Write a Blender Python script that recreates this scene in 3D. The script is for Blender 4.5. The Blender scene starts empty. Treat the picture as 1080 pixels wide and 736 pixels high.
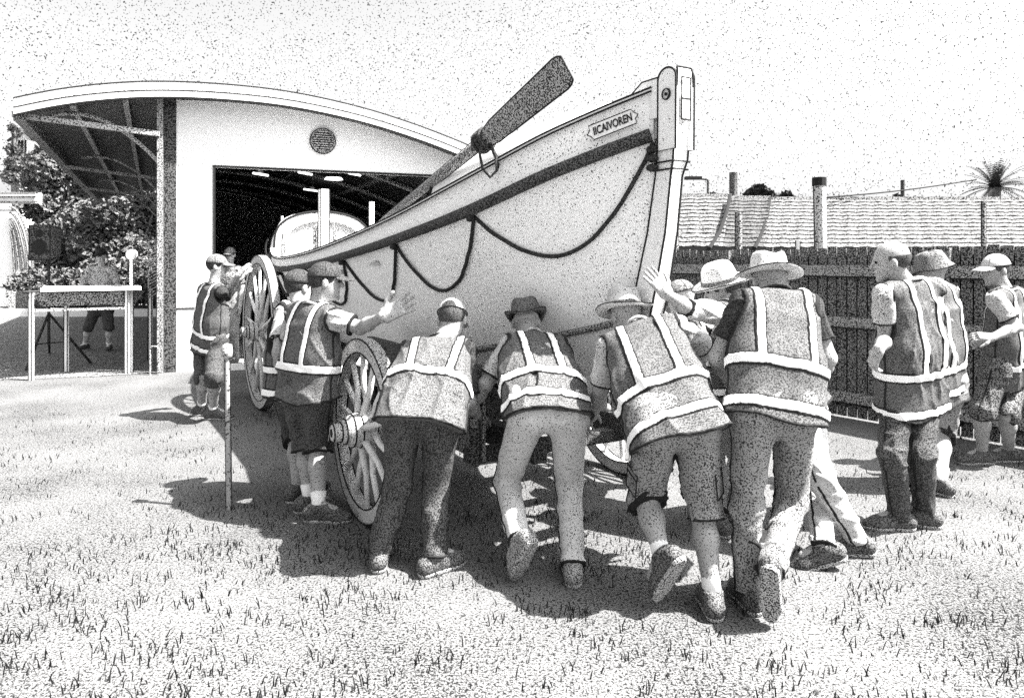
import bpy, bmesh, math, random
import numpy as np
from mathutils import Vector, Matrix

random.seed(7)
RNG = np.random.default_rng(11)
SC = bpy.context.scene
COL = SC.collection
F = 760.0; U0 = 540.0; V0 = 275.0; H = 1.6

def at(u, v, Y):            # a point at distance Y whose bearing is that of photo pixel (u, v)
    return Vector(((u - U0) / F * Y, Y, H - (v - V0) / F * Y))
def gd(u, v, z=0.0):        # point at height z
    Y = (H - z) * F / (v - V0)
    return Vector(((u - U0) / F * Y, Y, z))
def V(*a): return Vector(a)

# ------------------------------------------------------------------ materials
PHI = [(.005,-2.58),(.01,-2.33),(.02,-2.05),(.05,-1.64),(.1,-1.28),(.15,-1.04),(.2,-.84),(.3,-.52),(.4,-.25),(.5,0),(.6,.25),(.7,.52),(.8,.84),(.9,1.28),(.95,1.64),(.99,2.33)]
def phi_inv(p):
    for (a, x), (b, y) in zip(PHI, PHI[1:]):
        if p <= b: return x + (y - x) * (p - a) / (b - a)
    return 2.4
def node(nt, t, **kw):
    n = nt.nodes.new(t)
    for k, v in kw.items(): setattr(n, k, v)
    return n
def mathn(nt, op, a, b=None, clamp=False):
    n = node(nt, 'ShaderNodeMath', operation=op, use_clamp=clamp)
    for i, x in enumerate((a, b)):
        if x is None: continue
        if isinstance(x, (int, float)): n.inputs[i].default_value = x
        else: nt.links.new(x, n.inputs[i])
    return n.outputs[0]
def stipple_nodes(nt, vec, frac, scale, detail=0.6, soft=.035, sigma=.115, extra=None):
    nz = node(nt, 'ShaderNodeTexNoise', noise_dimensions='3D')
    nz.inputs['Scale'].default_value = scale; nz.inputs['Detail'].default_value = detail
    nt.links.new(vec, nz.inputs['Vector'])
    thr = .5 + sigma * phi_inv(frac)
    f = nz.outputs['Fac']
    if extra is not None: f = mathn(nt, 'ADD', f, extra)
    return mathn(nt, 'DIVIDE', mathn(nt, 'SUBTRACT', f, thr - soft), 2 * soft, clamp=True)
MATS = {}
def M(name, light, dark=.02, frac=.3, scale=80, rough=.85, mottle=0.0, msc=6, detail=.6, spec=.2, metal=0, soft=.035):
    if name in MATS: return MATS[name]
    m = bpy.data.materials.new(name); m.use_nodes = True
    nt = m.node_tree; bs = nt.nodes['Principled BSDF']
    geo = node(nt, 'ShaderNodeTexCoord')
    vec = geo.outputs['Object']
    extra = None
    if mottle:
        mz = node(nt, 'ShaderNodeTexNoise'); mz.inputs['Scale'].default_value = msc; mz.inputs['Detail'].default_value = 2
        nt.links.new(vec, mz.inputs['Vector'])
        extra = mathn(nt, 'MULTIPLY', mathn(nt, 'SUBTRACT', mz.outputs['Fac'], .5), mottle)
    f = stipple_nodes(nt, vec, frac, scale * 1.8, detail, soft=soft, extra=extra)
    mx = node(nt, 'ShaderNodeMix', data_type='FLOAT')
    nt.links.new(f, mx.inputs[0]); mx.inputs[2].default_value = dark; mx.inputs[3].default_value = light
    nt.links.new(mx.outputs[0], bs.inputs['Base Color'])
    bs.inputs['Roughness'].default_value = rough
    bs.inputs['Specular IOR Level'].default_value = spec
    bs.inputs['Metallic'].default_value = metal
    MATS[name] = m
    return m
def emis(name, s):
    m = bpy.data.materials.new(name); m.use_nodes = True
    b = m.node_tree.nodes['Principled BSDF']
    b.inputs['Base Color'].default_value = (.8, .8, .8, 1)
    b.inputs['Emission Color'].default_value = (1, 1, 1, 1); b.inputs['Emission Strength'].default_value = s
    return m

INK = M('ink_black', .02, .01, .5, 60)
VEST = M('vest_cloth', .13, .03, .42, 95, mottle=.1, msc=9, soft=.06)
VESTD = M('vest_cloth_dark', .38, .05, .48, 95, mottle=.1, msc=9)
TAPE = M('reflective_tape', .85, .2, .012, 70, rough=.5)
SKIN = M('skin', .32, .05, .14, 85, rough=.6, mottle=.16, msc=10)
SKINF = M('skin_far', .36, .05, .16, 50, rough=.6, mottle=.1)
SHIRT = M('shirt_light', .42, .06, .16, 80, mottle=.2, msc=8)
SHIRTD = M('shirt_dark', .05, .01, .5, 85)
TRD = M('trousers_dark', .10, .015, .5, 85, mottle=.2, msc=7)
TRM = M('trousers_mid', .27, .03, .33, 85, mottle=.22, msc=7)
TRL = M('trousers_light', .5, .05, .10, 80, mottle=.2, msc=7)
SOCK = M('sock_white', .8, .3, .03, 80)
SHOE = M('shoe_dark', .14, .015, .5, 90, rough=.6)
SHOEL = M('shoe_grey', .3, .03, .4, 90, rough=.6)
SOLE = M('shoe_sole', .42, .03, .4, 90)
CAPD = M('cap_dark', .07, .015, .5, 85)
CAPM = M('cap_grey', .2, .04, .38, 85, mottle=.2, msc=9)
HATW = M('hat_straw', .5, .06, .10, 80, mottle=.2, msc=9)
HATM = M('hat_grey', .16, .03, .42, 85)
HAIR = M('hair_grey', .09, .01, .4, 110)
HAIRD = M('hair_dark', .06, .01, .5, 100)
BOATW = M('boat_white', .9, .05, .07, 66, rough=.5, mottle=.14, msc=1.2, spec=.35)
DECKW = M('boat_deck_white', .82, .12, .02, 66, rough=.5, spec=.35)
RUBR = M('boat_rubrail_dark', .11, .01, .55, 75)
STEMM = M('boat_stem_white', .88, .08, .04, 66, rough=.5, mottle=.1, msc=3)
OARM = M('oar_wood', .4, .02, .5, 70, rough=.6)
ROPE = M('rope_dark', .05, .01, .5, 90)
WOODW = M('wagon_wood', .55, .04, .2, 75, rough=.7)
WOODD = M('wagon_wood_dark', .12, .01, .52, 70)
TYRE = M('wagon_tyre', .36, .03, .4, 70, rough=.5)
WALLW = M('shed_wall_white', .78, .25, .012, 30, rough=.9)
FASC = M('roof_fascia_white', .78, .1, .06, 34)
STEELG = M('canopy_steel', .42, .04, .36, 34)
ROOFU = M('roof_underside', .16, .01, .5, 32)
DARKI = M('shed_interior', .6, .008, .5, 30)
FLOORI = M('shed_floor', .5, .03, .5, 26)
FENCEM = M('fence_boards', .20, .015, .5, 46)
FENCER = M('fence_rail', .32, .03, .4, 46)
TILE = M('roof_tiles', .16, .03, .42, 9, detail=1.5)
TILED = M('roof_tiles_painted_shade', .10, .02, .42, 9, detail=1.5)  # darker copy of the tiles, shade put into the colour
LEAF = M('leaf_mixed', .15, .02, .38, 16, detail=1.5, mottle=.2, msc=1.2)
LEAFD = M('leaf_dark', .06, .01, .5, 16, detail=1.5)
BARK = M('bark', .2, .02, .5, 20)
POSTM = M('post_wood', .3, .05, .12, 30)
WHITEP = M('paint_white', .85, .3, .01, 30)
BLACKP = M('speaker_black', .05, .008, .5, 30)
ASPH = M('apron_asphalt', .3, .02, .55, 26, detail=2)
GRASSD = M('grass_blade_dark', .02, .01, .5, 60)
GRASSM = M('grass_blade_light', .12, .04, .3, 60)
LAMP = emis('lamp_tube', .6)

# lawn
def lawn_material():
    m = bpy.data.materials.new('lawn'); m.use_nodes = True; nt = m.node_tree
    bs = nt.nodes['Principled BSDF']; geo = node(nt, 'ShaderNodeTexCoord'); vec = geo.outputs['Object']
    big = node(nt, 'ShaderNodeTexNoise'); big.inputs['Scale'].default_value = 1.1; big.inputs['Detail'].default_value = 4
    nt.links.new(vec, big.inputs['Vector'])
    ex = mathn(nt, 'MULTIPLY', mathn(nt, 'SUBTRACT', big.outputs['Fac'], .5), .22)
    f1 = stipple_nodes(nt, vec, .24, 85, 1.0, extra=ex)
    f2 = stipple_nodes(nt, vec, .07, 34, 2.0, extra=ex)
    f3 = stipple_nodes(nt, vec, .17, 190, .5, extra=ex)
    f = mathn(nt, 'MULTIPLY', mathn(nt, 'MULTIPLY', f1, f2), f3)
    mx = node(nt, 'ShaderNodeMix', data_type='FLOAT'); nt.links.new(f, mx.inputs[0])
    mx.inputs[2].default_value = .015; mx.inputs[3].default_value = .145
    nt.links.new(mx.outputs[0], bs.inputs['Base Color']); bs.inputs['Roughness'].default_value = .95
    bs.inputs['Specular IOR Level'].default_value = .1
    bp = node(nt, 'ShaderNodeBump'); bp.inputs['Strength'].default_value = .5; bp.inputs['Distance'].default_value = .02
    nt.links.new(f2, bp.inputs['Height']); nt.links.new(bp.outputs[0], bs.inputs['Normal'])
    return m

# ------------------------------------------------------------------ object helpers
def rootloc(o):
    while o.parent: o = o.parent
    return o.location
def link_mesh(name, verts, faces, mat, parent=None, loc=None, smooth=False, mats=None, fmat=None):
    base = rootloc(parent) if parent is not None else (Vector(loc) if loc is not None else Vector((0, 0, 0)))
    me = bpy.data.meshes.new(name)
    vv = np.asarray(verts, dtype=np.float64) - np.array(base)[None, :]
    me.from_pydata([tuple(x) for x in vv] if len(vv) < 200000 else vv.tolist(), [], faces if isinstance(faces, list) else faces.tolist())
    for mm in (mats or [mat]): me.materials.append(mm)
    if fmat is not None: me.polygons.foreach_set('material_index', fmat)
    if smooth: me.polygons.foreach_set('use_smooth', [True] * len(me.polygons))
    me.update()
    o = bpy.data.objects.new(name, me); COL.objects.link(o)
    if parent is not None: o.parent = parent
    else: o.location = base
    return o
def empty(name, loc):
    o = bpy.data.objects.new(name, None); COL.objects.link(o); o.location = loc; o.empty_display_size = .2
    return o
def tag(o, label=None, cat=None, group=None, kind=None):
    for k, v in (('label', label), ('category', cat), ('group', group), ('kind', kind)):
        if v: o[k] = v
    return o
class MB:
    def __init__(s): s.v = []; s.f = []
    def add(s, vs, fs):
        n = len(s.v); s.v += [tuple(x) for x in vs]; s.f += [tuple(i + n for i in f) for f in fs]; return s
    def box(s, c, sx, sy, sz, ax=None, bev=0.0):
        """box at centre c, half-less full sizes, optional 3 axes"""
        c = Vector(c); X, Y, Z = ax or (V(1,0,0), V(0,1,0), V(0,0,1))
        vs = [c + X*(i*sx/2) + Y*(j*sy/2) + Z*(k*sz/2) for i in (-1,1) for j in (-1,1) for k in (-1,1)]
        return s.add(vs, [(0,1,3,2),(4,6,7,5),(0,4,5,1),(2,3,7,6),(0,2,6,4),(1,5,7,3)])
    def bar(s, a, b, w, h, up=(0,0,1)):
        a = Vector(a); b = Vector(b); z = (b - a); L = z.length; z = z.normalized(); up = Vector(up)
        x = z.cross(up)
        if x.length < 1e-4: x = z.cross(V(1,0,0))
        x.normalize(); y = x.cross(z)
        return s.box((a + b) / 2, w, h, L, (x, y, z))
    def tube(s, pts, r, n=8, caps=True):
        pts = [Vector(p) for p in pts]; rs = r if isinstance(r, (list, tuple)) else [r] * len(pts)
        rings = []; ref = None
        for i, p in enumerate(pts):
            d = (pts[min(i+1, len(pts)-1)] - pts[max(i-1, 0)]).normalized()
            if ref is None: ref = d.cross(V(0,0,1)) if abs(d.z) < .9 else d.cross(V(1,0,0))
            x = (ref - d * ref.dot(d)).normalized(); ref = x; y = d.cross(x)
            rings.append([p + (x*math.cos(2*math.pi*k/n) + y*math.sin(2*math.pi*k/n)) * rs[i] for k in range(n)])
        vs = [q for r_ in rings for q in r_]; fs = []
        for i in range(len(rings)-1):
            for k in range(n):
                a = i*n+k; b = i*n+(k+1) % n; fs.append((a, b, b+n, a+n))
        if caps: fs += [tuple(range(n-1, -1, -1)), tuple((len(rings)-1)*n + k for k in range(n))]
        return s.add(vs, fs)
    def lathe(s, c, prof, ax, n=28, sx=1, sy=1, warp=None):
        X, Y, Z = ax; vs = []; fs = []; m = len(prof)
        for k in range(n):
            a = 2*math.pi*k/n
            for (r, h) in prof:
                hh = h + (warp(a, r, h) if warp else 0)
                vs.append(Vector(c) + X*(r*sx*math.cos(a)) + Y*(r*sy*math.sin(a)) + Z*hh)
        for k in range(n):
            for j in range(m-1):
                a = k*m+j; b = ((k+1) % n)*m+j; fs.append((a, b, b+1, a+1))
        return s.add(vs, fs)
    def loft(s, rows, closed=False):
        n = len(rows[0]); vs = [p for r in rows for p in r]; fs = []
        for i in range(len(rows)-1):
            for k in range(n if closed else n-1):
                a = i*n+k; b = i*n+(k+1) % n; fs.append((a, b, b+n, a+n))
        return s.add(vs, fs)
    def build(s, name, mat, parent=None, loc=None, smooth=False):
        return link_mesh(name, s.v, s.f, mat, parent, loc, smooth)

# ------------------------------------------------------------------ signed distance sculpting
BIG = .25
class Grid:
    def __init__(s, lo, hi, vox):
        s.lo = np.array(lo, dtype=np.float32); s.vox = vox
        s.n = np.ceil((np.array(hi) - s.lo) / vox).astype(int) + 1
        s.ax = [(s.lo[i] + np.arange(s.n[i]) * vox).astype(np.float32) for i in range(3)]
        s.a = np.full(tuple(s.n), BIG, dtype=np.float32)
    def sub(s, lo, hi):
        i0 = np.clip(np.floor((np.array(lo) - s.lo) / s.vox).astype(int), 0, s.n)
        i1 = np.clip(np.ceil((np.array(hi) - s.lo) / s.vox).astype(int) + 1, 0, s.n)
        sl = tuple(slice(a, b) for a, b in zip(i0, i1))
        g = (s.ax[0][sl[0]][:, None, None], s.ax[1][sl[1]][None, :, None], s.ax[2][sl[2]][None, None, :])
        return sl, g
    def full(s): return (s.ax[0][:, None, None], s.ax[1][None, :, None], s.ax[2][None, None, :])
    def merge(s, sl, d, k, op='u'):
        a = s.a[sl]
        if a.size == 0: return
        if op == 'u':
            if k > 0:
                h = np.clip(k - np.abs(a - d), 0, None) / k
                s.a[sl] = np.minimum(a, d) - h * h * k * .25
            else: s.a[sl] = np.minimum(a, d)
        else:
            s.a[sl] = np.maximum(a, -d)
    def cone(s, p, q, r1, r2, k=.02, op='u'):
        p = np.array(p, dtype=np.float32); q = np.array(q, dtype=np.float32); R = max(r1, r2) + k + 3 * s.vox + .01
        sl, g = s.sub(np.minimum(p, q) - R, np.maximum(p, q) + R)
        ba = q - p; L = max(float(ba @ ba), 1e-8)
        px, py, pz = g[0] - p[0], g[1] - p[1], g[2] - p[2]
        t = np.clip((px*ba[0] + py*ba[1] + pz*ba[2]) / L, 0, 1)
        d = np.sqrt((px - t*ba[0])**2 + (py - t*ba[1])**2 + (pz - t*ba[2])**2) - (r1 + (r2 - r1) * t)
        s.merge(sl, d, k, op)
    def ell(s, c, rad, ax=None, k=.02, op='u'):
        c = np.array(c, dtype=np.float32); A = np.array([list(x) for x in (ax or ((1,0,0),(0,1,0),(0,0,1)))], dtype=np.float32)
        R = max(rad) + k + 3 * s.vox
        sl, g = s.sub(c - R, c + R)
        p = [g[0]-c[0], g[1]-c[1], g[2]-c[2]]
        q = [(A[i,0]*p[0] + A[i,1]*p[1] + A[i,2]*p[2]) / rad[i] for i in range(3)]
        kk = np.sqrt(q[0]**2 + q[1]**2 + q[2]**2)
        d = (kk - 1) * min(rad) if False else kk * (kk - 1) / np.sqrt((q[0]/rad[0])**2 + (q[1]/rad[1])**2 + (q[2]/rad[2])**2 + 1e-9)
        s.merge(sl, d, k, op)
    def rbox(s, c, half, ax, r=.005, k=.01, op='u'):
        c = np.array(c, dtype=np.float32); A = np.array([list(x) for x in ax], dtype=np.float32)
        R = float(np.linalg.norm(half)) + r + k + 3 * s.vox
        sl, g = s.sub(c - R, c + R)
        p = [g[0]-c[0], g[1]-c[1], g[2]-c[2]]
        q = [np.abs(A[i,0]*p[0] + A[i,1]*p[1] + A[i,2]*p[2]) - half[i] for i in range(3)]
        d = np.sqrt(np.clip(q[0],0,None)**2 + np.clip(q[1],0,None)**2 + np.clip(q[2],0,None)**2) + np.minimum(np.maximum(q[0], np.maximum(q[1], q[2])), 0) - r
        s.merge(sl, d, k, op)
    def plane(s, p, n, a=None):     # signed distance, positive on the side of n
        g = s.full(); return (g[0]-p[0])*n[0] + (g[1]-p[1])*n[1] + (g[2]-p[2])*n[2]
    def mesh(s, arr=None): return surface_nets(s.a if arr is None else arr, s.lo, s.vox)

def surface_nets(a, lo, vox):
    for ax in range(3):
        sl = [slice(None)] * 3
        for e in (0, -1): sl[ax] = e; a[tuple(sl)] = np.maximum(a[tuple(sl)], .01)
    S = a < 0
    if not S.any(): return np.zeros((0,3)), np.zeros((0,4), int)
    cr_ = []
    for ax in range(3):
        q = np.nonzero(S.any(axis=tuple(i for i in range(3) if i != ax)))[0]; cr_.append((max(q[0]-2, 0), q[-1]+3))
    a = a[cr_[0][0]:cr_[0][1], cr_[1][0]:cr_[1][1], cr_[2][0]:cr_[2][1]]; S = a < 0
    lo = np.array([lo[i] + cr_[i][0]*vox for i in range(3)])
    c = S[:-1,:-1,:-1].astype(np.int8)
    c = c + S[1:,:-1,:-1] + S[:-1,1:,:-1] + S[:-1,:-1,1:] + S[1:,1:,:-1] + S[1:,:-1,1:] + S[:-1,1:,1:] + S[1:,1:,1:]
    I = np.argwhere((c > 0) & (c < 8))
    if len(I) == 0: return np.zeros((0,3)), np.zeros((0,4), int)
    idx = np.full(c.shape, -1, dtype=np.int32); idx[I[:,0], I[:,1], I[:,2]] = np.arange(len(I))
    off = [(i,j,k) for i in (0,1) for j in (0,1) for k in (0,1)]
    val = np.stack([a[I[:,0]+o[0], I[:,1]+o[1], I[:,2]+o[2]] for o in off], 1)
    acc = np.zeros((len(I),3)); cnt = np.zeros(len(I))
    for x in range(8):
        for ax in range(3):
            if off[x][ax] == 0:
                o2 = list(off[x]); o2[ax] = 1; y = off.index(tuple(o2))
                va, vb = val[:,x], val[:,y]; m = (va < 0) != (vb < 0)
                t = np.where(m, va / np.where(m, va - vb, 1), 0)
                p = np.tile(np.array(off[x], float), (len(I),1)); p[:,ax] += t
                acc[m] += p[m]; cnt[m] += 1
    P = lo[None,:] + (I + acc / cnt[:,None]) * vox
    Q = []
    for ax in range(3):
        sl0 = [slice(None)]*3; sl1 = [slice(None)]*3; sl0[ax] = slice(0,-1); sl1[ax] = slice(1,None)
        A, B = S[tuple(sl0)], S[tuple(sl1)]
        E = np.argwhere(A != B); b, d = [(1,2),(2,0),(0,1)][ax]
        E = E[(E[:,b] > 0) & (E[:,d] > 0) & (E[:,b] < c.shape[b]) & (E[:,d] < c.shape[d])]
        if len(E) == 0: continue
        inside = A[E[:,0], E[:,1], E[:,2]]
        def cell(db, dd):
            e = E.copy(); e[:,b] -= db; e[:,d] -= dd; return idx[e[:,0], e[:,1], e[:,2]]
        q = np.stack([cell(1,1), cell(0,1), cell(0,0), cell(1,0)], 1)
        q[~inside] = q[~inside][:, ::-1]; Q.append(q)
    return P, np.concatenate(Q)

def near(G, w=.05):
    I = np.nonzero(np.abs(G.a) < w)
    return I, [G.ax[i][I[i]] for i in range(3)]
def wob(G, I, g, seed, fr, stretch=None, n=5):
    r = np.random.default_rng(seed); out = np.zeros(len(g[0]), dtype=np.float32)
    for i in range(n):
        d = r.normal(size=3); d /= np.linalg.norm(d)
        if stretch is not None:
            s_ = np.array(stretch); d = d - s_ * (d @ s_) * .85; d /= np.linalg.norm(d)
        f = fr * r.uniform(.6, 1.5); ph = r.uniform(0, 6.28); h = .5 * f
        out += np.sin((g[0]*d[0] + g[1]*d[1] + g[2]*d[2]) * f + ph + 1.3*np.sin((g[0]*d[1] - g[1]*d[2] + g[2]*d[0]) * h + ph*2))
    return out / n
def crease(G, I, g, seed, fr, stretch=None, n=3):
    """sharp fold ridges of cloth"""
    r = np.random.default_rng(seed); out = np.zeros(len(g[0]), dtype=np.float32)
    for i in range(n):
        d = r.normal(size=3); d /= np.linalg.norm(d)
        if stretch is not None:
            s_ = np.array(stretch); d = d - s_ * (d @ s_) * .9; d /= np.linalg.norm(d)
        e = r.normal(size=3); e -= d * (e @ d); e /= np.linalg.norm(e); f = fr * r.uniform(.7, 1.4); ph = r.uniform(0, 6.28)
        t = (g[0]*d[0] + g[1]*d[1] + g[2]*d[2]) * f + ph + 1.2*np.sin((g[0]*e[0] + g[1]*e[1] + g[2]*e[2]) * f * .35 + ph)
        m = np.clip(np.sin((g[0]*e[0] + g[1]*e[1] + g[2]*e[2]) * f * .5 + ph * 3) * 1.5 + .2, 0, 1)
        out += (1 - np.abs(np.sin(t)))**3 * m
    return .35 - np.minimum(out, 1.1)

def limb_mid(a, b, u, v, L1, L2, pref=None, wt=.6):
    """joint between a and b lying on the bearing of (u, v): the distance that best keeps both bone lengths"""
    best = None; Y = min(a.y, b.y) - .45
    while Y < max(a.y, b.y) + .45:
        p = at(u, v, Y); e = abs((p - a).length - L1) + abs((p - b).length - L2)
        if pref is not None: e -= wt * min(0, (p - (a+b)/2).dot(pref) - .03) * 1.0
        if best is None or e < best[0]: best = (e, p)
        Y += .01
    return best[1]

def hand_prims(G, wr, d, n, side, curl=.4, spread=.25, sc=1.0):
    """palm, four fingers and thumb. d: finger direction, n: palm normal (palm faces n), side: +1/-1 where the thumb sits along d x n"""
    d = Vector(d).normalized(); n = Vector(n); n = (n - d * n.dot(d)).normalized(); x = d.cross(n) * side   # thumb side
    pc = wr + d * .05 * sc
    G.rbox(pc, (.030*sc, .042*sc, .006*sc), (x, d, n), r=.008*sc, k=.012)
    G.cone(wr, wr + d * .03 * sc, .026*sc, .026*sc, k=.02)
    lens = [.074, .082, .077, .060]
    for i in range(4):
        off = .030 - i * .0205
        base = wr + d * .092 * sc + x * off * sc
        fd = (d + x * (off * spread * 14)).normalized()
        p = base - fd * .015; c = 0
        L = lens[i] * sc; seg = [.45, .30, .25]; r = .0092 * sc
        for j, s_ in enumerate(seg):
            c += curl * (.5 if j == 0 else .8)
            dd = (fd * math.cos(c) + n * math.sin(c)).normalized()
            q = p + dd * (L * s_ + (.015 if j == 0 else 0)); G.cone(p, q, r, r * .92, k=.004); p = q; r *= .92
    b = wr + d * .02 * sc + x * .024 * sc
    t1 = b + (x * .75 + d * .65 + n * .25).normalized() * .045 * sc
    t2 = t1 + (x * .35 + d * .85 + n * (.2 + curl * .5)).normalized() * .05 * sc
    G.cone(b, t1, .014*sc, .011*sc, k=.012); G.cone(t1, t2, .011*sc, .009*sc, k=.006)

PEOPLE = []; JT = {}
def person(label, sp, group=None):
    vox = sp.get('vox', .0075); k0 = sp.get('k', 1.0)
    hips = [at(*p) for p in sp['hip']]; sh = [at(*p) for p in sp['sh']]; head = at(*sp['head'])
    ank = [gd(*p) for p in sp['ank']]
    knee = [limb_mid(hips[i], ank[i], *sp['knee'][i], .43, .42, Vector(sp['front']).normalized()) for i in (0, 1)]
    wr = [at(*p) for p in sp['wr']]
    el = [limb_mid(sh[i], wr[i], *sp['el'][i], .29, .26) for i in (0, 1)]
    hc = (hips[0] + hips[1]) / 2; shc = (sh[0] + sh[1]) / 2
    S = (shc - hc); Ls = S.length; S.normalize()
    Lx = sh[1] - sh[0]; Lx = (Lx - S * Lx.dot(S)).normalized()
    fw = Vector(sp['front']); fw = (fw - S * fw.dot(S)); fw = (fw - Lx * fw.dot(Lx)); fw.normalize()
    nb = shc + S * .045 + fw * .0
    root_loc = Vector(((ank[0].x + ank[1].x) / 2, (ank[0].y + ank[1].y) / 2, 0))
    pts = hips + sh + [head] + ank + knee + wr + el
    lo = np.min([list(p) for p in pts], 0) - .27; hi = np.max([list(p) for p in pts], 0) + .27
    lo[2] = max(lo[2], -.03)
    print('PERSON %-28s thigh %.2f %.2f shin %.2f %.2f uarm %.2f %.2f farm %.2f %.2f spine %.2f shw %.2f neck %.2f' % (
        label[:28], *[(hips[i]-knee[i]).length for i in (0,1)], *[(knee[i]-ank[i]).length for i in (0,1)],
        *[(sh[i]-el[i]).length for i in (0,1)], *[(el[i]-wr[i]).length for i in (0,1)], Ls, (sh[0]-sh[1]).length, (head-nb).length))
    skin = sp.get('skin', SKIN)
    JT[label] = (hips, knee, ank, sh, el, wr, Lx, fw)
    # head frame
    hf = Vector(sp['face']).normalized(); hu = Vector(sp.get('hup', (0, 0, 1))); hu = (hu - hf * hu.dot(hf)).normalized(); hx = hf.cross(hu)
    wid = sp.get('wid', 1.0)
    # ---- body
    G = Grid(lo, hi, vox)
    for o in (-.07, 0, .07):
        G.cone(hc + Lx*o, hc + S*(Ls*.8) + Lx*o, .085, .09, k=.05)
    for i in (0, 1):
        G.cone(nb - S*.05, sh[i], .06, .052, k=.04)
        G.cone(sh[i], el[i], .052, .040, k=.02); G.cone(el[i], el[i] + (wr[i]-el[i])*.35, .040, .041, k=.02)
        G.cone(el[i] + (wr[i]-el[i])*.35, wr[i], .041, .026, k=.02)
        G.cone(hips[i], knee[i], .080, .056, k=.03)
        calf = knee[i] + (ank[i]-knee[i])*.35
        G.cone(knee[i], calf, .052, .056, k=.03); G.cone(calf, ank[i], .056, .036, k=.03)
        G.cone(ank[i], ank[i] + Vector(sp['foot'][i]).normalized()*.1 - V(0,0,.03), .036, .03, k=.02)
        hd = sp['hand'][i]
        if hd is not None: hand_prims(G, wr[i], *hd)
    G.cone(nb - S*.03, head - hu*.03, .058, .052, k=.03)
    cr = head + hu*.03
    G.ell(cr - hf*.008, (.076, .096, .088), (hx, hf, hu), k=.03)
    G.ell(head - hu*.045 + hf*.028, (.056, .062, .068), (hx, hf, hu), k=.04)
    G.cone(head + hf*.088 + hu*.012, head + hf*.108 - hu*.022, .009, .013, k=.014)         # nose
    G.cone(head + hf*.08 - hu*.058 - hx*.018, head + hf*.08 - hu*.058 + hx*.018, .010, .010, k=.012)   # mouth
    G.cone(head + hf*.084 + hu*.028 - hx*.03, head + hf*.084 + hu*.028 + hx*.03, .010, .010, k=.015)   # brow
    G.ell(head + hf*.072 - hu*.098, (.022, .02, .018), (hx, hf, hu), k=.03)
    for s_ in (-1, 1):
        G.ell(head + hx*s_*.032 + hf*.092 + hu*.006, (.014, .012, .010), (hx, hf, hu), k=.0, op='s')
        G.ell(head + hx*s_*.079 - hu*.01 - hf*.005, (.010, .020, .032), (hx, hf, hu), k=.008)
    P, Q = G.mesh()
    root = link_mesh('person', P, Q, skin, None, root_loc, True)
    tag(root, label, 'person', group); PEOPLE.append(root)
    kids = {}
    def part(name, GG, arr, mat, smooth=True):
        P_, Q_ = GG.mesh(arr)
        if len(Q_) == 0: return None
        return link_mesh(name, P_, Q_, mat, root, None, smooth)
    # eyes
    e = MB()
    for s_ in (-1, 1):
        e.tube([head + hx*s_*.032 + hf*.078 + hu*.006, head + hx*s_*.032 + hf*.090 + hu*.006], [.010, .006], 8)
    e.build('eyes', INK, root)
    # ---- shirt
    G2 = Grid(lo, hi, vox)
    slv = sp.get('sleeve', .62)
    for o in (-.085, 0, .085):
        G2.cone(hc + Lx*o*wid, hc + S*(Ls*.78) + Lx*o*wid, .100, .104, k=.06)
    ends = []
    for i in (0, 1):
        G2.cone(nb - S*.045, sh[i], .068, .063, k=.04)
        if slv <= 1: e1 = sh[i] + (el[i]-sh[i])*slv; G2.cone(sh[i], e1 + (el[i]-sh[i]).normalized()*.08, .062, .068, k=.02); ends.append((e1, (el[i]-sh[i]).normalized()))
        else:
            e1 = el[i] + (wr[i]-el[i])*(slv-1); G2.cone(sh[i], el[i], .067, .058, k=.02); G2.cone(el[i], e1, .058, .047, k=.02); ends.append((e1, (wr[i]-el[i]).normalized()))
    I, gp = near(G2); G2.a[I] += wob(G2, I, gp, sp['seed'], 55) * .003 + crease(G2, I, gp, sp['seed']+4, 30) * .010
    hemtrim = []
    for (e1, dd) in ends:       # open the sleeve end
        ww = dd.cross(V(.3,.2,.9)).normalized(); G2.rbox(e1 + dd*.12, (.13, .13, .12), (ww, dd.cross(ww), dd), r=0, k=0, op='s')
        g = G2.full(); pd = (g[0]-e1.x)*dd.x + (g[1]-e1.y)*dd.y + (g[2]-e1.z)*dd.z; rr = np.sqrt((g[0]-e1.x)**2 + (g[1]-e1.y)**2 + (g[2]-e1.z)**2) - .13
        hemtrim.append(np.maximum(np.abs(pd + .005) - .0062, rr))
    G2.cone(nb + S*.015, nb + S*.2, .064, .08, k=0, op='s')
    so_ = part('shirt', G2, None, sp.get('shirt', SHIRT))
    if vox < .0095:
        for hr_ in hemtrim:
            P_, Q_ = G2.mesh(np.maximum(np.maximum(G2.a - .004, -(G2.a + .014)), hr_))
            if len(Q_): link_mesh('sleeve_hem', P_, Q_, INK, so_, None, True)
    # ---- lower
    low = sp['lower']; G3 = Grid(lo, hi, vox)
    long_ = low[0] == 'trousers'
    G3.cone(hips[0] + S*.05, hips[1] + S*.05, .116*wid, .116*wid, k=.05); G3.cone(hips[0] - S*.02, hips[1] - S*.02, .108, .108, k=.05)
    g = G3.full(); ht3 = []; seams = []
    for i in (0, 1):
        G3.cone(hips[i] - S*.03, knee[i], .099, .072 if long_ else .084, k=.035)
        if long_: G3.cone(knee[i], ank[i], .072, .060, k=.03)
        else:
            e1 = knee[i] + (ank[i]-knee[i])*low[2]; G3.cone(knee[i], e1 + (ank[i]-knee[i]).normalized()*.09, .084, .098, k=.03)
    I, gp = near(G3); wgt = np.full(len(gp[0]), .25, dtype=np.float32)
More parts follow.
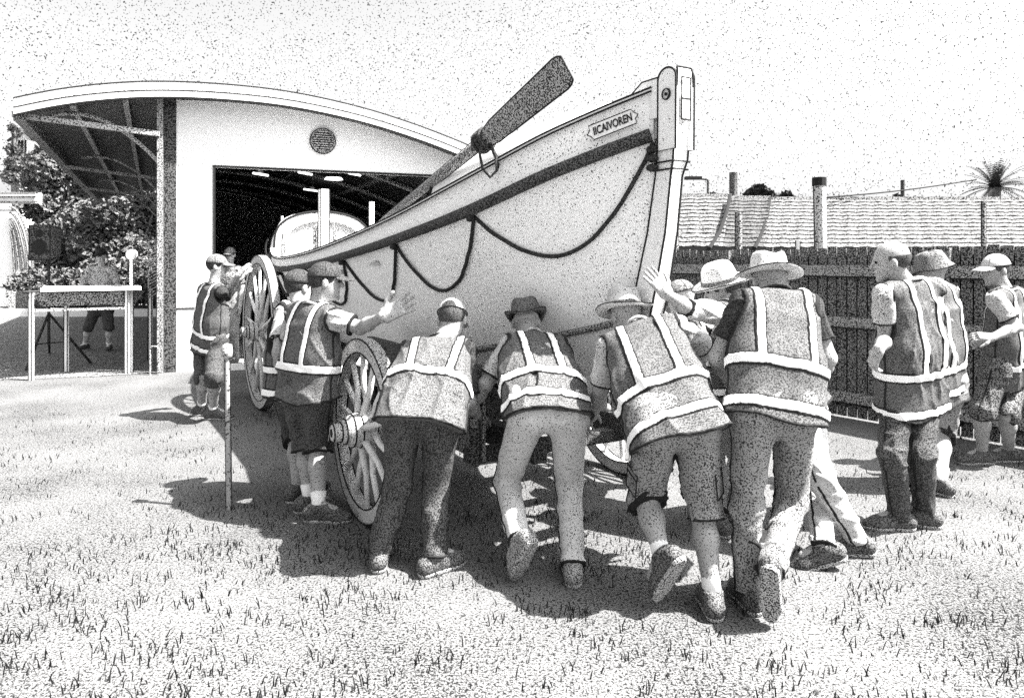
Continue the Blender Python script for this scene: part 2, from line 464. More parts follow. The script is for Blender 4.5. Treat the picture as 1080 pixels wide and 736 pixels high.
    for i in (0, 1):
        for c_ in (knee[i], ank[i], hips[i]): wgt += np.exp(-((gp[0]-c_.x)**2 + (gp[1]-c_.y)**2 + (gp[2]-c_.z)**2) / .022)
    wgt = np.clip(wgt, 0, 1)
    G3.a[I] += crease(G3, I, gp, sp['seed']+9, 24, n=5) * .011 * wgt + wob(G3, I, gp, sp['seed']+1, 48) * .004 * wgt
    for i in (0, 1):
        dd = (ank[i]-knee[i]).normalized()
        e1 = ank[i] + dd*.02 if long_ else knee[i] + (ank[i]-knee[i])*low[2]
        ww = dd.cross(V(1,.1,.05)).normalized(); G3.rbox(e1 + dd*.14, (.125, .17, .14), (ww, dd.cross(ww), dd), r=0, k=0, op='s')
        pd = (g[0]-e1.x)*dd.x + (g[1]-e1.y)*dd.y + (g[2]-e1.z)*dd.z; rr = np.sqrt((g[0]-e1.x)**2 + (g[1]-e1.y)**2 + (g[2]-e1.z)**2) - .16
        ht3.append(np.maximum(np.abs(pd + .005) - .0062, rr))
    Lw = part('trousers' if long_ else 'shorts', G3, None, low[1])
    if vox < .0095:
        sh3 = np.maximum(G3.a - .0045, -(G3.a + .014))
        for hr_ in ht3:
            P_, Q_ = G3.mesh(np.maximum(sh3, hr_))
            if len(Q_): link_mesh('leg_hem', P_, Q_, INK, Lw, None, True)
        # side seams: a strip along the outside and the inside of each leg
        for i in (0, 1):
            oth = 1 - i
            for (p0, p1) in ((hips[i], knee[i]), (knee[i], ank[i] if long_ else knee[i] + (ank[i]-knee[i])*low[2])):
                ax_ = (p1-p0); Lg = ax_.length; ax_.normalize(); nn = ax_.cross(Lx).normalized()
                P0 = p0 - ax_*.02; t_ = (g[0]-P0.x)*ax_.x + (g[1]-P0.y)*ax_.y + (g[2]-P0.z)*ax_.z
                nd = np.abs((g[0]-P0.x)*nn.x + (g[1]-P0.y)*nn.y + (g[2]-P0.z)*nn.z) - .0065
                rad_ = np.sqrt(np.maximum((g[0]-P0.x)**2 + (g[1]-P0.y)**2 + (g[2]-P0.z)**2 - t_**2, 0)) - .125
                reg = np.maximum(np.maximum(nd, rad_), np.maximum(-t_, t_ - Lg - .03))
                for sg in (1, -1):
                    sd_h = -sg*((g[0]-P0.x)*Lx.x + (g[1]-P0.y)*Lx.y + (g[2]-P0.z)*Lx.z - t_*ax_.dot(Lx)) + .02
                    P_, Q_ = G3.mesh(np.maximum(np.maximum(sh3, reg), sd_h))
                    if len(Q_): link_mesh('leg_seam', P_, Q_, INK, Lw, None, True)
    # ---- socks, shoes
    for i in (0, 1):
        fd = Vector(sp['foot'][i]).normalized(); up = V(0, 0, 1); up = (up - fd*up.dot(fd)).normalized(); sx = fd.cross(up)
        A = ank[i]; heel = A - fd*.055 - up*.055; ball = A + fd*.125 - up*.065; toe = A + fd*.175 - up*.068
        l2 = np.minimum(np.array(heel), np.array(toe)) - .12; h2 = np.maximum(np.array(A), np.maximum(np.array(toe), np.array(heel))) + .13
        Gs = Grid(l2, h2, .006 if vox < .009 else .010)
        Gs.cone(heel + up*.005, ball, .040, .044, k=.02); Gs.cone(ball, toe, .044, .032, k=.02); Gs.cone(heel + up*.01, A + up*.0, .040, .045, k=.03)
        Gs.cone(A, ball, .043, .036, k=.03)
        c0 = A - up*.083
        T = Gs.a.copy()
        upper = np.maximum(T, -Gs.plane(c0 + up*.0, up))
        so = np.maximum(np.maximum(T - .006, Gs.plane(c0, up)), -Gs.plane(c0 - up*.017, up)); 
        P_, Q_ = Gs.mesh(np.maximum(upper, Gs.plane(A + up*.015, up)))
        shn = link_mesh('shoe', P_, Q_, sp.get('shoe', SHOE), root, None, True)
        # sole spans the outline of the shoe
        G4 = Grid(l2, h2, Gs.vox)
        G4.cone(heel - up*.018, ball - up*.012, .043, .049, k=.01); G4.cone(ball - up*.012, toe - up*.008, .049, .035, k=.01)
        so = np.maximum(np.maximum(G4.a, G4.plane(c0 + up*.004, up)), -G4.plane(c0 - up*.018, up))
        P_, Q_ = G4.mesh(so)
        if len(Q_): link_mesh('sole', P_, Q_, sp.get('sole', SOLE), shn, None, False)
        lm = MB()
        for q in range(4):
            cc = A + fd*(.035 + q*.022) + up*(.002 - q*.013)
            lm.tube([cc - sx*.024, cc + up*.008, cc + sx*.024], .0035, 5)
        lm.build('laces', INK, shn)
        if sp.get('sock'):
            dd = (knee[i]-A).normalized(); m_ = MB(); hh = sp['sock']
            m_.tube([A - dd*.03, A + dd*hh*.4, A + dd*hh], [.043, .042, .050], 14); m_.build('sock', SOCK, root, None, True)
    # ---- vest
    if sp.get('vest', True):
        G5 = Grid(lo, hi, vox); hem = sp.get('hem', -.10); vm = sp.get('vestmat', VEST); bulk = sp.get('bulk', 0)
        for o in (-.098, 0, .098):
            G5.cone(hc + S*(hem-.06) + Lx*o*1.12*wid, hc + S*(Ls*.42) + Lx*o*wid, .133+bulk, .123+bulk, k=.06)
            G5.cone(hc + S*(Ls*.42) + Lx*o*wid, hc + S*(Ls*.80) + Lx*o*wid, .123+bulk, .114, k=.06)
        for i in (0, 1): G5.cone(nb - S*.04, sh[i] - (sh[i]-nb)*.12, .078, .075, k=.05)
        g = G5.full()
        s_c = (g[0]-hc.x)*S.x + (g[1]-hc.y)*S.y + (g[2]-hc.z)*S.z
        l_c = (g[0]-hc.x)*Lx.x + (g[1]-hc.y)*Lx.y + (g[2]-hc.z)*Lx.z
        low_w = np.clip(1.15 - s_c / .40, .25, 1)
        I, gp = near(G5); lw_ = np.clip(1.15 - ((gp[0]-hc.x)*S.x + (gp[1]-hc.y)*S.y + (gp[2]-hc.z)*S.z) / .40, .3, 1)
        G5.a[I] += crease(G5, I, gp, sp['seed']+12, 15, stretch=list(S), n=4) * .016 * lw_ + crease(G5, I, gp, sp['seed']+31, 22, n=2) * .010 + wob(G5, I, gp, sp['seed']+2, 30, stretch=list(S)) * .006 * lw_
        ah = []; Gho = Grid(lo, hi, vox)
        for i in (0, 1):
            outw = (Lx if i else -Lx); st = sh[i] + outw*.012 - S*.01
            Gho.cone(st + outw*.035 , st + outw*.06 + (el[i]-sh[i])*.7, .076, .092, k=0)
            ah.append(st)
        Gho.cone(nb + S*.012 + fw*.03, nb + S*.2 + fw*.02, .072, .09, k=0)
        G5.a = np.maximum(G5.a, -Gho.a)
        T = G5.a
        f_c = (g[0]-hc.x)*fw.x + (g[1]-hc.y)*fw.y + (g[2]-hc.z)*fw.z
        hemline = -(s_c - hem - sp.get('hk', .15)*f_c - .010*np.sin(l_c*17 + sp['seed']))
        vest = np.maximum(T, hemline)
        vo = part('vest', G5, vest, vm)
        bands = sp.get('bands', (.16, -.02)); tx = sp.get('tapex', .098); bw = sp.get('bw', .023); sd = sp.get('tilt', 0)
        bs_ = np.full(T.shape, 9., dtype=np.float32)
        sc_ = s_c + sd * l_c
        for b in bands: bs_ = np.minimum(bs_, np.abs(sc_ - b) - bw)
        top = max(bands) if bands else 0
        for s2 in (-1, 1):
            bs_ = np.minimum(bs_, np.maximum(np.abs(l_c*s2 - tx - (s_c-top)*.05*sp.get('splay', 0)) - bw*.85, -(sc_ - top)))
        d1 = np.maximum(np.maximum(T - .0075, bs_), hemline - .001)
        if vo: 
            P_, Q_ = G5.mesh(d1); link_mesh('reflective_tape', P_, Q_, TAPE, vo, None, True)
            d2 = np.maximum(np.maximum(T - .0050, bs_ - .0085), hemline - .001)
            d3 = np.maximum(np.maximum(T - .006, -(T + .012)), np.maximum(-hemline - .009, hemline - .004))
            d4 = np.maximum(np.maximum(np.maximum(T - .006, -(T + .013)), Gho.a - .011), hemline)
            d3 = np.minimum(d3, d4)
            d5 = np.maximum(np.maximum(np.maximum(T - .0055, -(T + .013)), np.abs(f_c) - .0065), hemline); d3 = np.minimum(d3, d5)
            P_, Q_ = G5.mesh(np.minimum(d2, d3)); link_mesh('vest_piping', P_, Q_, INK, vo, None, True)
    # ---- headwear
    hw = sp.get('hat'); ht = Vector(sp.get('hatup', hu)); ht = (ht).normalized(); hfw = (hf - ht*hf.dot(ht)).normalized(); hxx = hfw.cross(ht)
    hb = cr + ht*.012
    if hw and hw[0] in ('brim', 'bucket'):
        mat = hw[1]; R = hw[2]; Hc = hw[3]
        m_ = MB()
        if hw[0] == 'brim':
            pr = [(.0, Hc-.018), (.03, Hc-.016), (.062, Hc-.002), (.074, Hc-.004), (.082, Hc-.022), (.092, .015), (.096, .0), (R*.75, -.006), (R, .006), (R+.002, -.0), (R*.75, -.013), (.095, -.008), (.09, -.006), (.085, .01)]
            wp = (lambda a, r, h: (sp.get('curl', .03)*(math.cos(2*a)) - .006) * max(0, (r-.096)/(R-.096))**1.5 if r > .097 else (-.018*abs(math.sin(a))**6*(1 if h > Hc*.6 else 0)))
        else:
            pr = [(.0, Hc), (.05, Hc-.004), (.072, Hc-.012), (.084, Hc*.5), (.094, .0), (R, -.045), (R+.001, -.05), (.092, -.006), (.086, .01)]
            wp = (lambda a, r, h: .006*math.sin(3*a) if r > .1 else .005*math.sin(5*a))
        m_.lathe(hb, pr, (hxx, hfw, ht), 40, 1.0, 1.16, wp)
        ho = m_.build('hat', mat, root, None, True)
        if hw[0] == 'brim' and (len(hw) < 5 or hw[4]):
            b_ = MB(); b_.lathe(hb, [(.0925+.003, .026), (.0965+.0035, .004), (.0925, .002), (.09, .026), (.0925+.003, .026)], (hxx, hfw, ht), 40, 1.0, 1.16); b_.build('hat_band', hw[5] if len(hw) > 5 else HATM, ho, None, True)
        e_ = MB(); m2 = 48
        ring = [hb + hxx*(R*math.cos(6.2832*q/m2)) + hfw*(R*1.16*math.sin(6.2832*q/m2)) + ht*((.006 if hw[0]=='brim' else -.047) + wp(6.2832*q/m2, R, 0)) for q in range(m2+1)]
        e_.tube(ring, .0035, 5, False); e_.build('brim_edge', INK, ho)
    elif hw and hw[0] == 'cap':
        l2 = np.array(hb) - .24; h2 = np.array(hb) + .24; Gc = Grid(l2, h2, .005 if vox < .009 else .008)
        sgn = -1 if len(hw) > 2 and hw[2] == 'back' else 1
        Gc.ell(cr - hfw*.006 - ht*.005, (.087, .106, .101), (hxx, hfw, ht), k=0)
        Gc.a = np.maximum(Gc.a, -Gc.plane(cr + ht*.004, ht))
        Gc.ell(cr - hfw*.006 - ht*.02, (.080, .098, .090), (hxx, hfw, ht), k=0, op='s')
        Gv = Grid(l2, h2, Gc.vox)
        Gv.ell(cr + hfw*sgn*.085 - ht*.0, (.078, .095, .2), (hxx, hfw, ht), k=0)
        g = Gv.full(); lx = (g[0]-cr.x)*hxx.x + (g[1]-cr.y)*hxx.y + (g[2]-cr.z)*hxx.z; ly = (g[0]-cr.x)*hfw.x + (g[1]-cr.y)*hfw.y + (g[2]-cr.z)*hfw.z; lz = (g[0]-cr.x)*ht.x + (g[1]-cr.y)*ht.y + (g[2]-cr.z)*ht.z
        vz = .010 - lx*lx*4.5 - (ly*sgn-.09)*.25
        Gv.a = np.maximum(Gv.a, np.abs(lz - vz) - .005); Gv.a = np.maximum(Gv.a, -(ly*sgn - .06))
        P_, Q_ = Gc.mesh(np.minimum(Gc.a, Gv.a))
        co = link_mesh('cap', P_, Q_, hw[1], root, None, True)
        e_ = MB(); ring = [cr - hfw*.006 + hxx*(.0875*math.cos(6.2832*q/40)) + hfw*(.1065*math.sin(6.2832*q/40)) + ht*.006 for q in range(41)]
        e_.tube(ring, .003, 5, False)
        for a_ in (0, 1.05, 2.1):
            e_.tube([cr - hfw*.006 - ht*.005 + (hxx*(.0875*math.cos(a_)) + hfw*(.1065*math.sin(a_)))*math.cos(b_) + ht*(.1015*math.sin(b_)) for b_ in [x*math.pi/16 for x in range(1, 16)]], .0016, 4, False)
        e_.build('cap_seam', INK, co)
        if len(hw) > 3 and hw[3] == 'gap':     # the adjuster opening at the back of a cap
            q_ = MB(); c_ = cr - hfw*.006 - ht*.005
            rows = []
            for i_ in range(7):
                row = []
                for j_ in range(13):
                    a_ = -math.pi/2 + (j_-6)/6*.52; top_ = .48*math.sqrt(max(0, 1-((j_-6)/6)**2)) ; b_ = .13 + top_*i_/6
                    row.append(c_ + (hxx*(.0885*math.cos(a_)) + hfw*(.1078*math.sin(a_)))*math.cos(b_) + ht*(.1025*math.sin(b_)))
                rows.append(row)
            q_.loft(rows); q_.build('cap_opening', HAIRD, co, None, True)
    if sp.get('hair'):
        Gh = Grid(np.array(cr) - .16, np.array(cr) + .16, .005 if vox < .009 else .008)
        Gh.ell(cr - hf*.010, (.081, .100, .093), (hx, hf, hu), k=0)
        top_ = sp.get('bald', False)
        cut = Gh.plane(head + hf*.045 + hu*.01, (hf*.9 + hu*(-.35 if not top_ else .9)).normalized())
        if top_: cut = np.maximum(Gh.plane(head - hf*.0 + hu*.035, hu), Gh.plane(head + hf*.02, hf))
        cut = np.maximum(cut, -Gh.plane(head - hu*.065, hu))
        arr = np.maximum(Gh.a, cut)
        P_, Q_ = Gh.mesh(arr)
        if len(Q_): link_mesh('hair', P_, Q_, sp['hair'], root, None, True)
    # collar
    if sp.get('collar', True):
        c_ = MB(); base = nb + S*.0
        ring = [base + Lx*(.066*math.cos(6.2832*q/24)) + fw*(.066*math.sin(6.2832*q/24)) + S*(.018 - .02*math.sin(6.2832*q/24)) for q in range(25)]
        c_.tube(ring, .009, 6, False); c_.build('collar', sp.get('shirt', SHIRT), root, None, True)
    return root

# ================================================================== SETTING
g_ = MB(); 
def grid_sheet(x0, x1, y0, y1, nx, ny, zf):
    m = MB(); rows = []
    for j in range(ny+1):
        rows.append([V(x0+(x1-x0)*i/nx, y0+(y1-y0)*j/ny, zf(x0+(x1-x0)*i/nx, y0+(y1-y0)*j/ny)) for i in range(nx+1)])
    return m.loft(rows)
lawn = MB().add([V(-400,-60,0), V(400,-60,0), V(400,700,0), V(-400,700,0)], [(0,1,2,3)]).build('lawn', lawn_material())
tag(lawn, kind='structure')

# blades of grass: slim bent blades in loose tufts
def blades(n, xr, yr, hmin, hmax, w, tuft, mat, name, dens=None):
    vs = []; fs = []
    while len(fs) < n:
        y = yr[0] + (yr[1]-yr[0]) * random.random()**1.3
        x = random.uniform(-1, 1) * (y * .74 + .2) + 0
        if dens and dens(x, y) < random.random(): continue
        for _ in range(random.randint(1, tuft)):
            bx = x + random.gauss(0, .05); by = y + random.gauss(0, .035)
            h = random.uniform(hmin, hmax); a = random.uniform(0, 6.28); l = random.uniform(.15, .75) * h
            dx, dy = math.cos(a)*l, math.sin(a)*l*.6; b = random.uniform(-.5, .5); wx, wy = math.cos(b)*w, math.sin(b)*w
            i = len(vs)
            vs += [(bx-wx, by-wy, 0), (bx+wx, by+wy, 0), (bx+dx*.4+wx*.8, by+dy*.4+wy*.8, h*.6), (bx+dx*.4-wx*.8, by+dy*.4-wy*.8, h*.6), (bx+dx, by+dy, h)]
            fs += [(i, i+1, i+2, i+3), (i+3, i+2, i+4)]
    o = link_mesh(name, vs, fs, mat)
    return o
dn = lambda x, y: .25 + .75 * (.5 + .5*math.sin(x*2.3 + 1.7*math.sin(y*1.9)) * math.sin(y*3.1 + x))**1.5
tag(blades(4600, (0,0), (2.3, 4.6), .018, .055, .0032, 7, GRASSD, 'grass', dn), kind='stuff')
tag(blades(2600, (0,0), (3.6, 7.5), .015, .045, .0036, 4, GRASSD, 'grass', dn), kind='stuff')
tag(blades(5000, (0,0), (2.35, 8.0), .012, .035, .0024, 5, GRASSM, 'grass'), kind='stuff')

# ---- boat shed
D = V(-377/F, 1, 0).normalized()                 # depth direction of the shed and its canopy
FD = V(1, .385, 0).normalized()                  # along the front wall
FN = V(FD.y, -FD.x, 0)                           # out of the front wall
FP = gd(186, 392)
def facade(u, v, out=0.0):
    """point on the front wall plane (moved out by `out`) at the bearing of (u, v)"""
    d = at(u, v, 1.0) - V(0, 0, H); p0 = FP + FN*out
    t = (p0 - V(0,0,H)).dot(FN) / d.dot(FN)
    return V(0, 0, H) + d * t
shed = empty('boat_shed', FP); tag(shed, 'white walled boat shed with curved roof, round vent and wide open doorway', 'shed')
prof_px = [(14,104),(60,95),(110,89),(165,86.5),(230,89),(300,96.5),(370,111),(430,129),(490,152),(550,180),(612,215)]
def curve_pts(px, n=6):
    out = []
    for i in range(len(px)-1):
        p0 = px[max(i-1,0)]; p1 = px[i]; p2 = px[i+1]; p3 = px[min(i+2,len(px)-1)]
        for k in range(n):
            t = k/n
            out.append(tuple(.5*((2*p1[j]) + (-p0[j]+p2[j])*t + (2*p0[j]-5*p1[j]+4*p2[j]-p3[j])*t*t + (-p0[j]+3*p1[j]-3*p2[j]+p3[j])*t**3) for j in (0,1)))
    out.append(px[-1]); return out
OV = .36
prof = [facade(u, v, OV) for u, v in curve_pts(prof_px)]
# arclength coordinate along the wall and height
def ls(p): return (p - FP).dot(FD)
PR = sorted([(ls(p), p.z) for p in prof])
def roof_z(s):
    for (a, x), (b, y) in zip(PR, PR[1:]):
        if a <= s <= b: return x + (y-x)*(s-a)/(b-a)
    return PR[0][1] if s < PR[0][0] else PR[-1][1]
DEP = 15.0
S0, S1 = PR[0][0], PR[-1][0]
ss = [S0 + (S1-S0)*i/60 for i in range(61)]
def sp_(s, z, out): return FP + FD*s + FN*out + V(0,0,z)
TH = .17
back = D*DEP
# roof skin
m = MB(); top = []; bot = []
for s in ss:
    z = roof_z(s); top.append(sp_(s, z-.02, OV-.04)); bot.append(sp_(s, z-TH, OV-.04))
m.loft([top, [p+back for p in top]]); m.loft([bot, [p+back for p in bot]])
m.loft([[top[0], bot[0]], [top[0]+back, bot[0]+back]]); m.loft([[top[-1], bot[-1]], [top[-1]+back, bot[-1]+back]]); m.loft([[p+back for p in top], [p+back for p in bot]])
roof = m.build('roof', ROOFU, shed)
# fascia: upper band, thin lower band, dark joints
def strip(z0, z1, o0, o1, mat, name, parent, sa=S0, sb=S1):
    m = MB(); r = []
    for s in [sa + (sb-sa)*i/60 for i in range(61)]:
        z = roof_z(s); r.append([sp_(s, z+z0, o0), sp_(s, z+z0, o1), sp_(s, z+z1, o1), sp_(s, z+z1, o0)])
    m.loft(r, True); n = len(m.v); m.add([], []); m.f += [(3,2,1,0), (n-4,n-3,n-2,n-1)]
    return m.build(name, mat, parent)
strip(-.105, .0, OV-.04, OV, FASC, 'roof_fascia', roof)
strip(-.20, -.118, OV-.05, OV-.012, WHITEP, 'gutter', roof)
strip(-.118, -.103, OV-.04, OV-.004, INK, 'fascia_joint', roof)
strip(-.0, .016, OV-.06, OV+.006, INK, 'roof_edge', roof)
strip(-.222, -.2, OV-.05, OV-.008, INK, 'gutter_painted_shadow', roof)  # black strip under the gutter, its shadow put in as colour
# front wall with doorway
dl = ls(facade(226, 300)); dr = ls(facade(478, 300)); dz = facade(226, 175.5).z; SR = S1 - .15; WT = .18
m = MB()
def wallpoly(s_list, z0f, out0=0.0, out1=-WT):
    r = []
    for s in s_list:
        z0 = z0f(s); z1 = roof_z(s) - TH - .004
        r.append([sp_(s, z0, out0), sp_(s, z1, out0), sp_(s, z1, out1), sp_(s, z0, out1)])
    m.loft(r, True); n = len(m.v); m.f += [(n-4,n-3,n-2,n-1), (n-4*len(s_list)+3,n-4*len(s_list)+2,n-4*len(s_list)+1,n-4*len(s_list))]
wallpoly([0 + dl*i/4 for i in range(5)], lambda s: 0)
wallpoly([dl + (dr-dl)*i/24 for i in range(25)], lambda s: dz)
wallpoly([dr + (SR-dr)*i/12 for i in range(13)], lambda s: 0)
m.build('front_wall', WALLW, shed)
m = MB()   # door frame lining
for a, b in ((sp_(dl,0,.006), sp_(dl,dz,.006)), (sp_(dr,0,.006), sp_(dr,dz,.006)), (sp_(dl-.02,dz,.006), sp_(dr+.02,dz,.006))):
    m.bar(a, b, .03, .03, FN)
m.build('door_frame', INK, shed)
m = MB(); zb = facade(200, 325).z; m.bar(sp_(0.0, zb, .004), sp_(dl-.02, zb, .004), .02, .016, FN); m.build('wall_joint', INK, shed)
# side, back walls and interior
m = MB()
for s_, h_ in ((.02, 0), (SR-.1, 0)):
    a = sp_(s_, 0, -WT-.01); z = roof_z(s_) - TH - .01
    m.add([a, a + D*(DEP-.4), a + D*(DEP-.4) + V(0,0,z), a + V(0,0,z)], [(0,1,2,3)])
    a2 = a + FD*.12; m.add([a2, a2 + D*(DEP-.4), a2 + D*(DEP-.4) + V(0,0,z), a2 + V(0,0,z)], [(3,2,1,0)])
a = sp_(.02, 0, 0) + D*(DEP-.5); b = sp_(SR, 0, 0) + D*(DEP-.5)
r = []
for i in range(21):
    s = .02 + (SR-.02)*i/20; p = sp_(s, 0, 0) + D*(DEP-.5); r.append([p, p + V(0,0,roof_z(s)-TH-.01)])
m.loft(r); m.build('side_wall', DARKI, shed)
m = MB()
for k in range(6):   # rafters and purlins inside
    q = D*(1.2 + k*2.2)
    m.tube([sp_(s, roof_z(s)-TH-.12, 0) + q for s in [dl*.5 + (SR-.3-dl*.5)*i/12 for i in range(13)]], .05, 6)
for s in (1.2, 2.6, 4.0, 5.2):
    m.bar(sp_(s, roof_z(s)-TH-.06, -.4), sp_(s, roof_z(s)-TH-.06, -.4) + D*(DEP-1.2), .06, .08)
m.build('rafters', M('rafter_grey', .5, .02, .4, 30), shed)
# round vent
vc = facade(340.5, 149, .02); vr = 12.8/F*vc.y; m = MB()
m.lathe(vc, [(vr*.86,-.03),(vr*.86,.02),(vr,.02),(vr,-.03)], (FD, V(0,0,1), FN), 36); vt = m.build('vent', M('vent_grey', .3,.03,.45,40), shed)
m = MB(); m.lathe(vc, [(0,-.012),(vr*.86,-.012)], (FD, V(0,0,1), FN), 30)
m.build('vent_recess', INK, vt)
m = MB()
for k in range(-4, 5):
    h = k*vr*.19; w = math.sqrt(max(.0, (vr*.84)**2 - h*h))
    m.bar(vc - FD*w + V(0,0,h), vc + FD*w + V(0,0,h), vr*.09, .02, FN)
m.build('louvres', STEELG, vt)
m = MB(); m.lathe(vc, [(vr,.022),(vr+.012,.022),(vr+.012,-.02)], (FD, V(0,0,1), FN), 36); m.build('vent_ring', INK, vt)
# corner post strip at wall corner
m = MB(); m.bar(sp_(-.10, 0, -.06), sp_(-.10, roof_z(-.1)-TH, -.06), .2, .16, FN); m.build('corner_post', M('corner_dark',.1,.01,.5,30), shed)
# floor slab of the shed
fl = MB(); a = sp_(0,.012,.0); b = sp_(SR,.012,.0); fl.add([a, b, b + D*DEP, a + D*DEP], [(0,1,2,3)])
tag(fl.build('shed_floor', FLOORI), kind='structure')
th = MB(); th.bar(sp_(dl, .03, .12), sp_(dr, .03, .12), .06, .12, (0,0,1)); th.build('threshold', WHITEP, shed)
# canopy frame
m = MB()
EZ = roof_z(S0) - TH
e0 = sp_(S0+.04, EZ-.03, OV-.1)
m.bar(e0, e0 + D*DEP, .13, .12)
cf = m.build('eave_beam', M('eave_beam', .33,.02,.5,34), shed)
def uc(s): return roof_z(s) - TH
for s in (-1.25, -.62):
    m = MB(); m.bar(sp_(s, uc(s)-.04, OV-.1), sp_(s, uc(s)-.04, OV-.1) + D*(DEP-.1), .07, .06); m.build('purlin', STEELG, shed)
bz = facade(22, 122).z; bz2 = facade(172, 142).z
m = MB(); m.bar(sp_(S0-.06, bz-.02, .14), sp_(-.20, bz2-.02, .14), .085, .07, (0,0,1)); m.build('front_beam', STEELG, shed)
for k in range(4):
    q = D*(k*4.6+.15); m = MB()
    pts = []
    for i in range(13):
        t = i/12; s = -.18 + (-1.55+.18)*t; z = (uc(-.18) - .95) + (uc(s)-.06 - (uc(-.18)-.95)) * math.sin(t*math.pi/2)**.9
        pts.append(sp_(s, z, .1) + q)
    m.tube(pts, .028, 8); m.build('curved_brace', STEELG, shed)
    if k:
        m = MB(); m.bar(sp_(S0, EZ-.12, .1) + q, sp_(-.15, EZ-.30, .1) + q, .07, .06); m.build('cross_beam', STEELG, shed)
for k, q in enumerate((0, 4.75, 9.5)):
    m = MB(); p = sp_(-.2, 0, .12) + D*q; m.bar(p, p + V(0,0,uc(-.2)), .075, .075, FN); m.build('canopy_post', M('post_steel', .3, .03, .4, 40), shed)
m = MB(); p = sp_(-.32, 0, .2); m.tube([p + V(-.0,0,0), p + V(0,0,.35), p+V(.02,0,.4), p + V(.10,0,.4), p+V(.12,0,.35), p+V(.12,0,0)], .012, 6); m.build('post_bracket', STEELG, shed)
# lattice panel hanging beside the posts
m = MB(); p0 = sp_(-.42, 0, -.6)
zt, zb_ = 1.82, 1.05
for k in range(16):
    z = zb_ + (zt-zb_)*k/16
    m.bar(p0 + V(0,0,z), p0 + FD*.2 + V(0,0,z+.12), .018, .015, FN)
for x_ in (0, .2): m.bar(p0 + FD*x_ + V(0,0,zb_), p0 + FD*x_ + V(0,0,zt+.1), .02, .02, FN)
m.build('lattice_panel', STEELG, shed)

# apron under the canopy
ap = MB(); a = gd(-60, 403, .006); b = sp_(0, .006, 0); b.z = .006
ap.add([a, gd(100, 397, .006), b, b + D*22, b + D*22 + V(-14,0,0), V(-11, 12, .006)], [(0,1,2,3,4,5)])
tag(ap.build('apron', ASPH), kind='structure')
# tubes of light in the shed
lights = [(275,184,13.5,1.0,'first'),(322,183,13.8,1.0,''),(374,184,14.2,1.0,''),(330,201,17.5,1.7,''),(352,188.5,15,.5,'')]
LB = ['short fluorescent tube glowing under the shed ceiling, the one nearest the doorway corner','short fluorescent tube glowing under the shed ceiling above the raised stern box','short fluorescent tube glowing under the shed ceiling nearest the steering oar','long bright fluorescent tube deep inside the shed behind the white post','small round lamp glowing between the tubes on the shed ceiling']
for i, (u, v, Y, L, _) in enumerate(lights):
    c = at(u, v, Y); dd = (D*.9 + FD*.9).normalized(); m = MB()
    if i < 4: m.tube([c - dd*L*.2, c + dd*L*.2], .02, 8)
    else: m.lathe(c, [(0,.02),(.16,.02),(.19,-.02),(0,-.03)], (V(1,0,0),V(0,1,0),V(0,0,1)), 20)
    o = m.build('ceiling_light', LAMP, None, c); tag(o, LB[i], 'ceiling light', 'lights on the shed ceiling')
    zc = roof_z(ls(c)) - TH - .1
    if i < 4:
        h = MB(); h.box(c + V(0,0,.055), .09, .09, .05); h.bar(c + V(0,0,.08), V(c.x, c.y, zc + .1), .012, .012); h.build('hanger', STEELG, o)

# ================================================================== BOAT
BS = V(.806, 3.9, 0); BD = V(-.509, .861, 0).normalized(); BP = V(.861, .509, 0).normalized()
def lerp_tab(tab, t):
    if t <= tab[0][0]: return tab[0][1]
    for i in range(len(tab)-1):
        (a, x), (b, y) = tab[i], tab[i+1]
        if t <= b:
            x0 = tab[max(i-1,0)]; x3 = tab[min(i+2, len(tab)-1)]
            m1 = (y - x0[1]) / max(b - x0[0], 1e-6); m2 = (x3[1] - x) / max(x3[0]-a, 1e-6)
            h = b - a; s = (t-a)/h
            return (2*s**3-3*s**2+1)*x + (s**3-2*s**2+s)*h*m1 + (-2*s**3+3*s**2)*y + (s**3-s**2)*h*m2
    return tab[-1][1]
HB = [(0,.05),(.25,.24),(.55,.42),(1.05,.60),(2.1,.70),(3.15,.765),(4.2,.82),(5.1,.84),(5.8,.78),(6.6,.62),(7.4,.40),(8.0,.18),(8.3,.05)]
SZ = [(0,2.285),(.5,2.10),(1.05,1.925),(2.1,1.765),(3.15,1.645),(4.2,1.555),(5.2,1.52),(5.9,1.56),(6.6,1.66),(7.4,1.83),(8.3,2.05)]
WH = [(0,.225),(1.05,.20),(2.1,.155),(3.15,.125),(4.2,.105),(5.2,.10),(6.6,.12),(8.3,.14)]
KZ = [(0,1.62),(.12,1.30),(.3,1.02),(.6,.84),(1.0,.74),(2.0,.68),(4,.66),(6.4,.68),(7.3,.78),(7.9,1.05),(8.3,1.6)]
def P_(t, y, z): return BS + BD*t + BP*y + V(0,0,z)     # y<0 is the side towards the shed's left corner
LT = 8.3
ts = [LT*(i/90) for i in range(91)]
def sect(t, n=18, inset=0.0):
    hb = max(lerp_tab(HB, t) - inset, .012); sz = lerp_tab(SZ, t); kz = min(lerp_tab(KZ, t), sz-.05) + inset
    e = 1 - min(min(t, LT-t)/1.6, 1); p = .42 + .75*e
    pts = []
    for i in range(n+1):
        s = (i/n)**1.5
        pts.append((hb*(s**p)*(1 - .03*math.sin(s*math.pi)), kz + (sz-kz)*s))
    return pts
boat = empty('rowing_lifeboat', P_(4.15, 0, 0)); tag(boat, 'long white wooden surfboat with dark rub rail and raised bow, carried on a wagon', 'boat')
m = MB(); rows = []
for t in ts:
    q = sect(t); rows.append([P_(t, -y, z) for y, z in reversed(q)] + [P_(t, y, z) for y, z in q[1:]])
m.loft(rows); hull = m.build('hull', BOATW, boat, None, True)
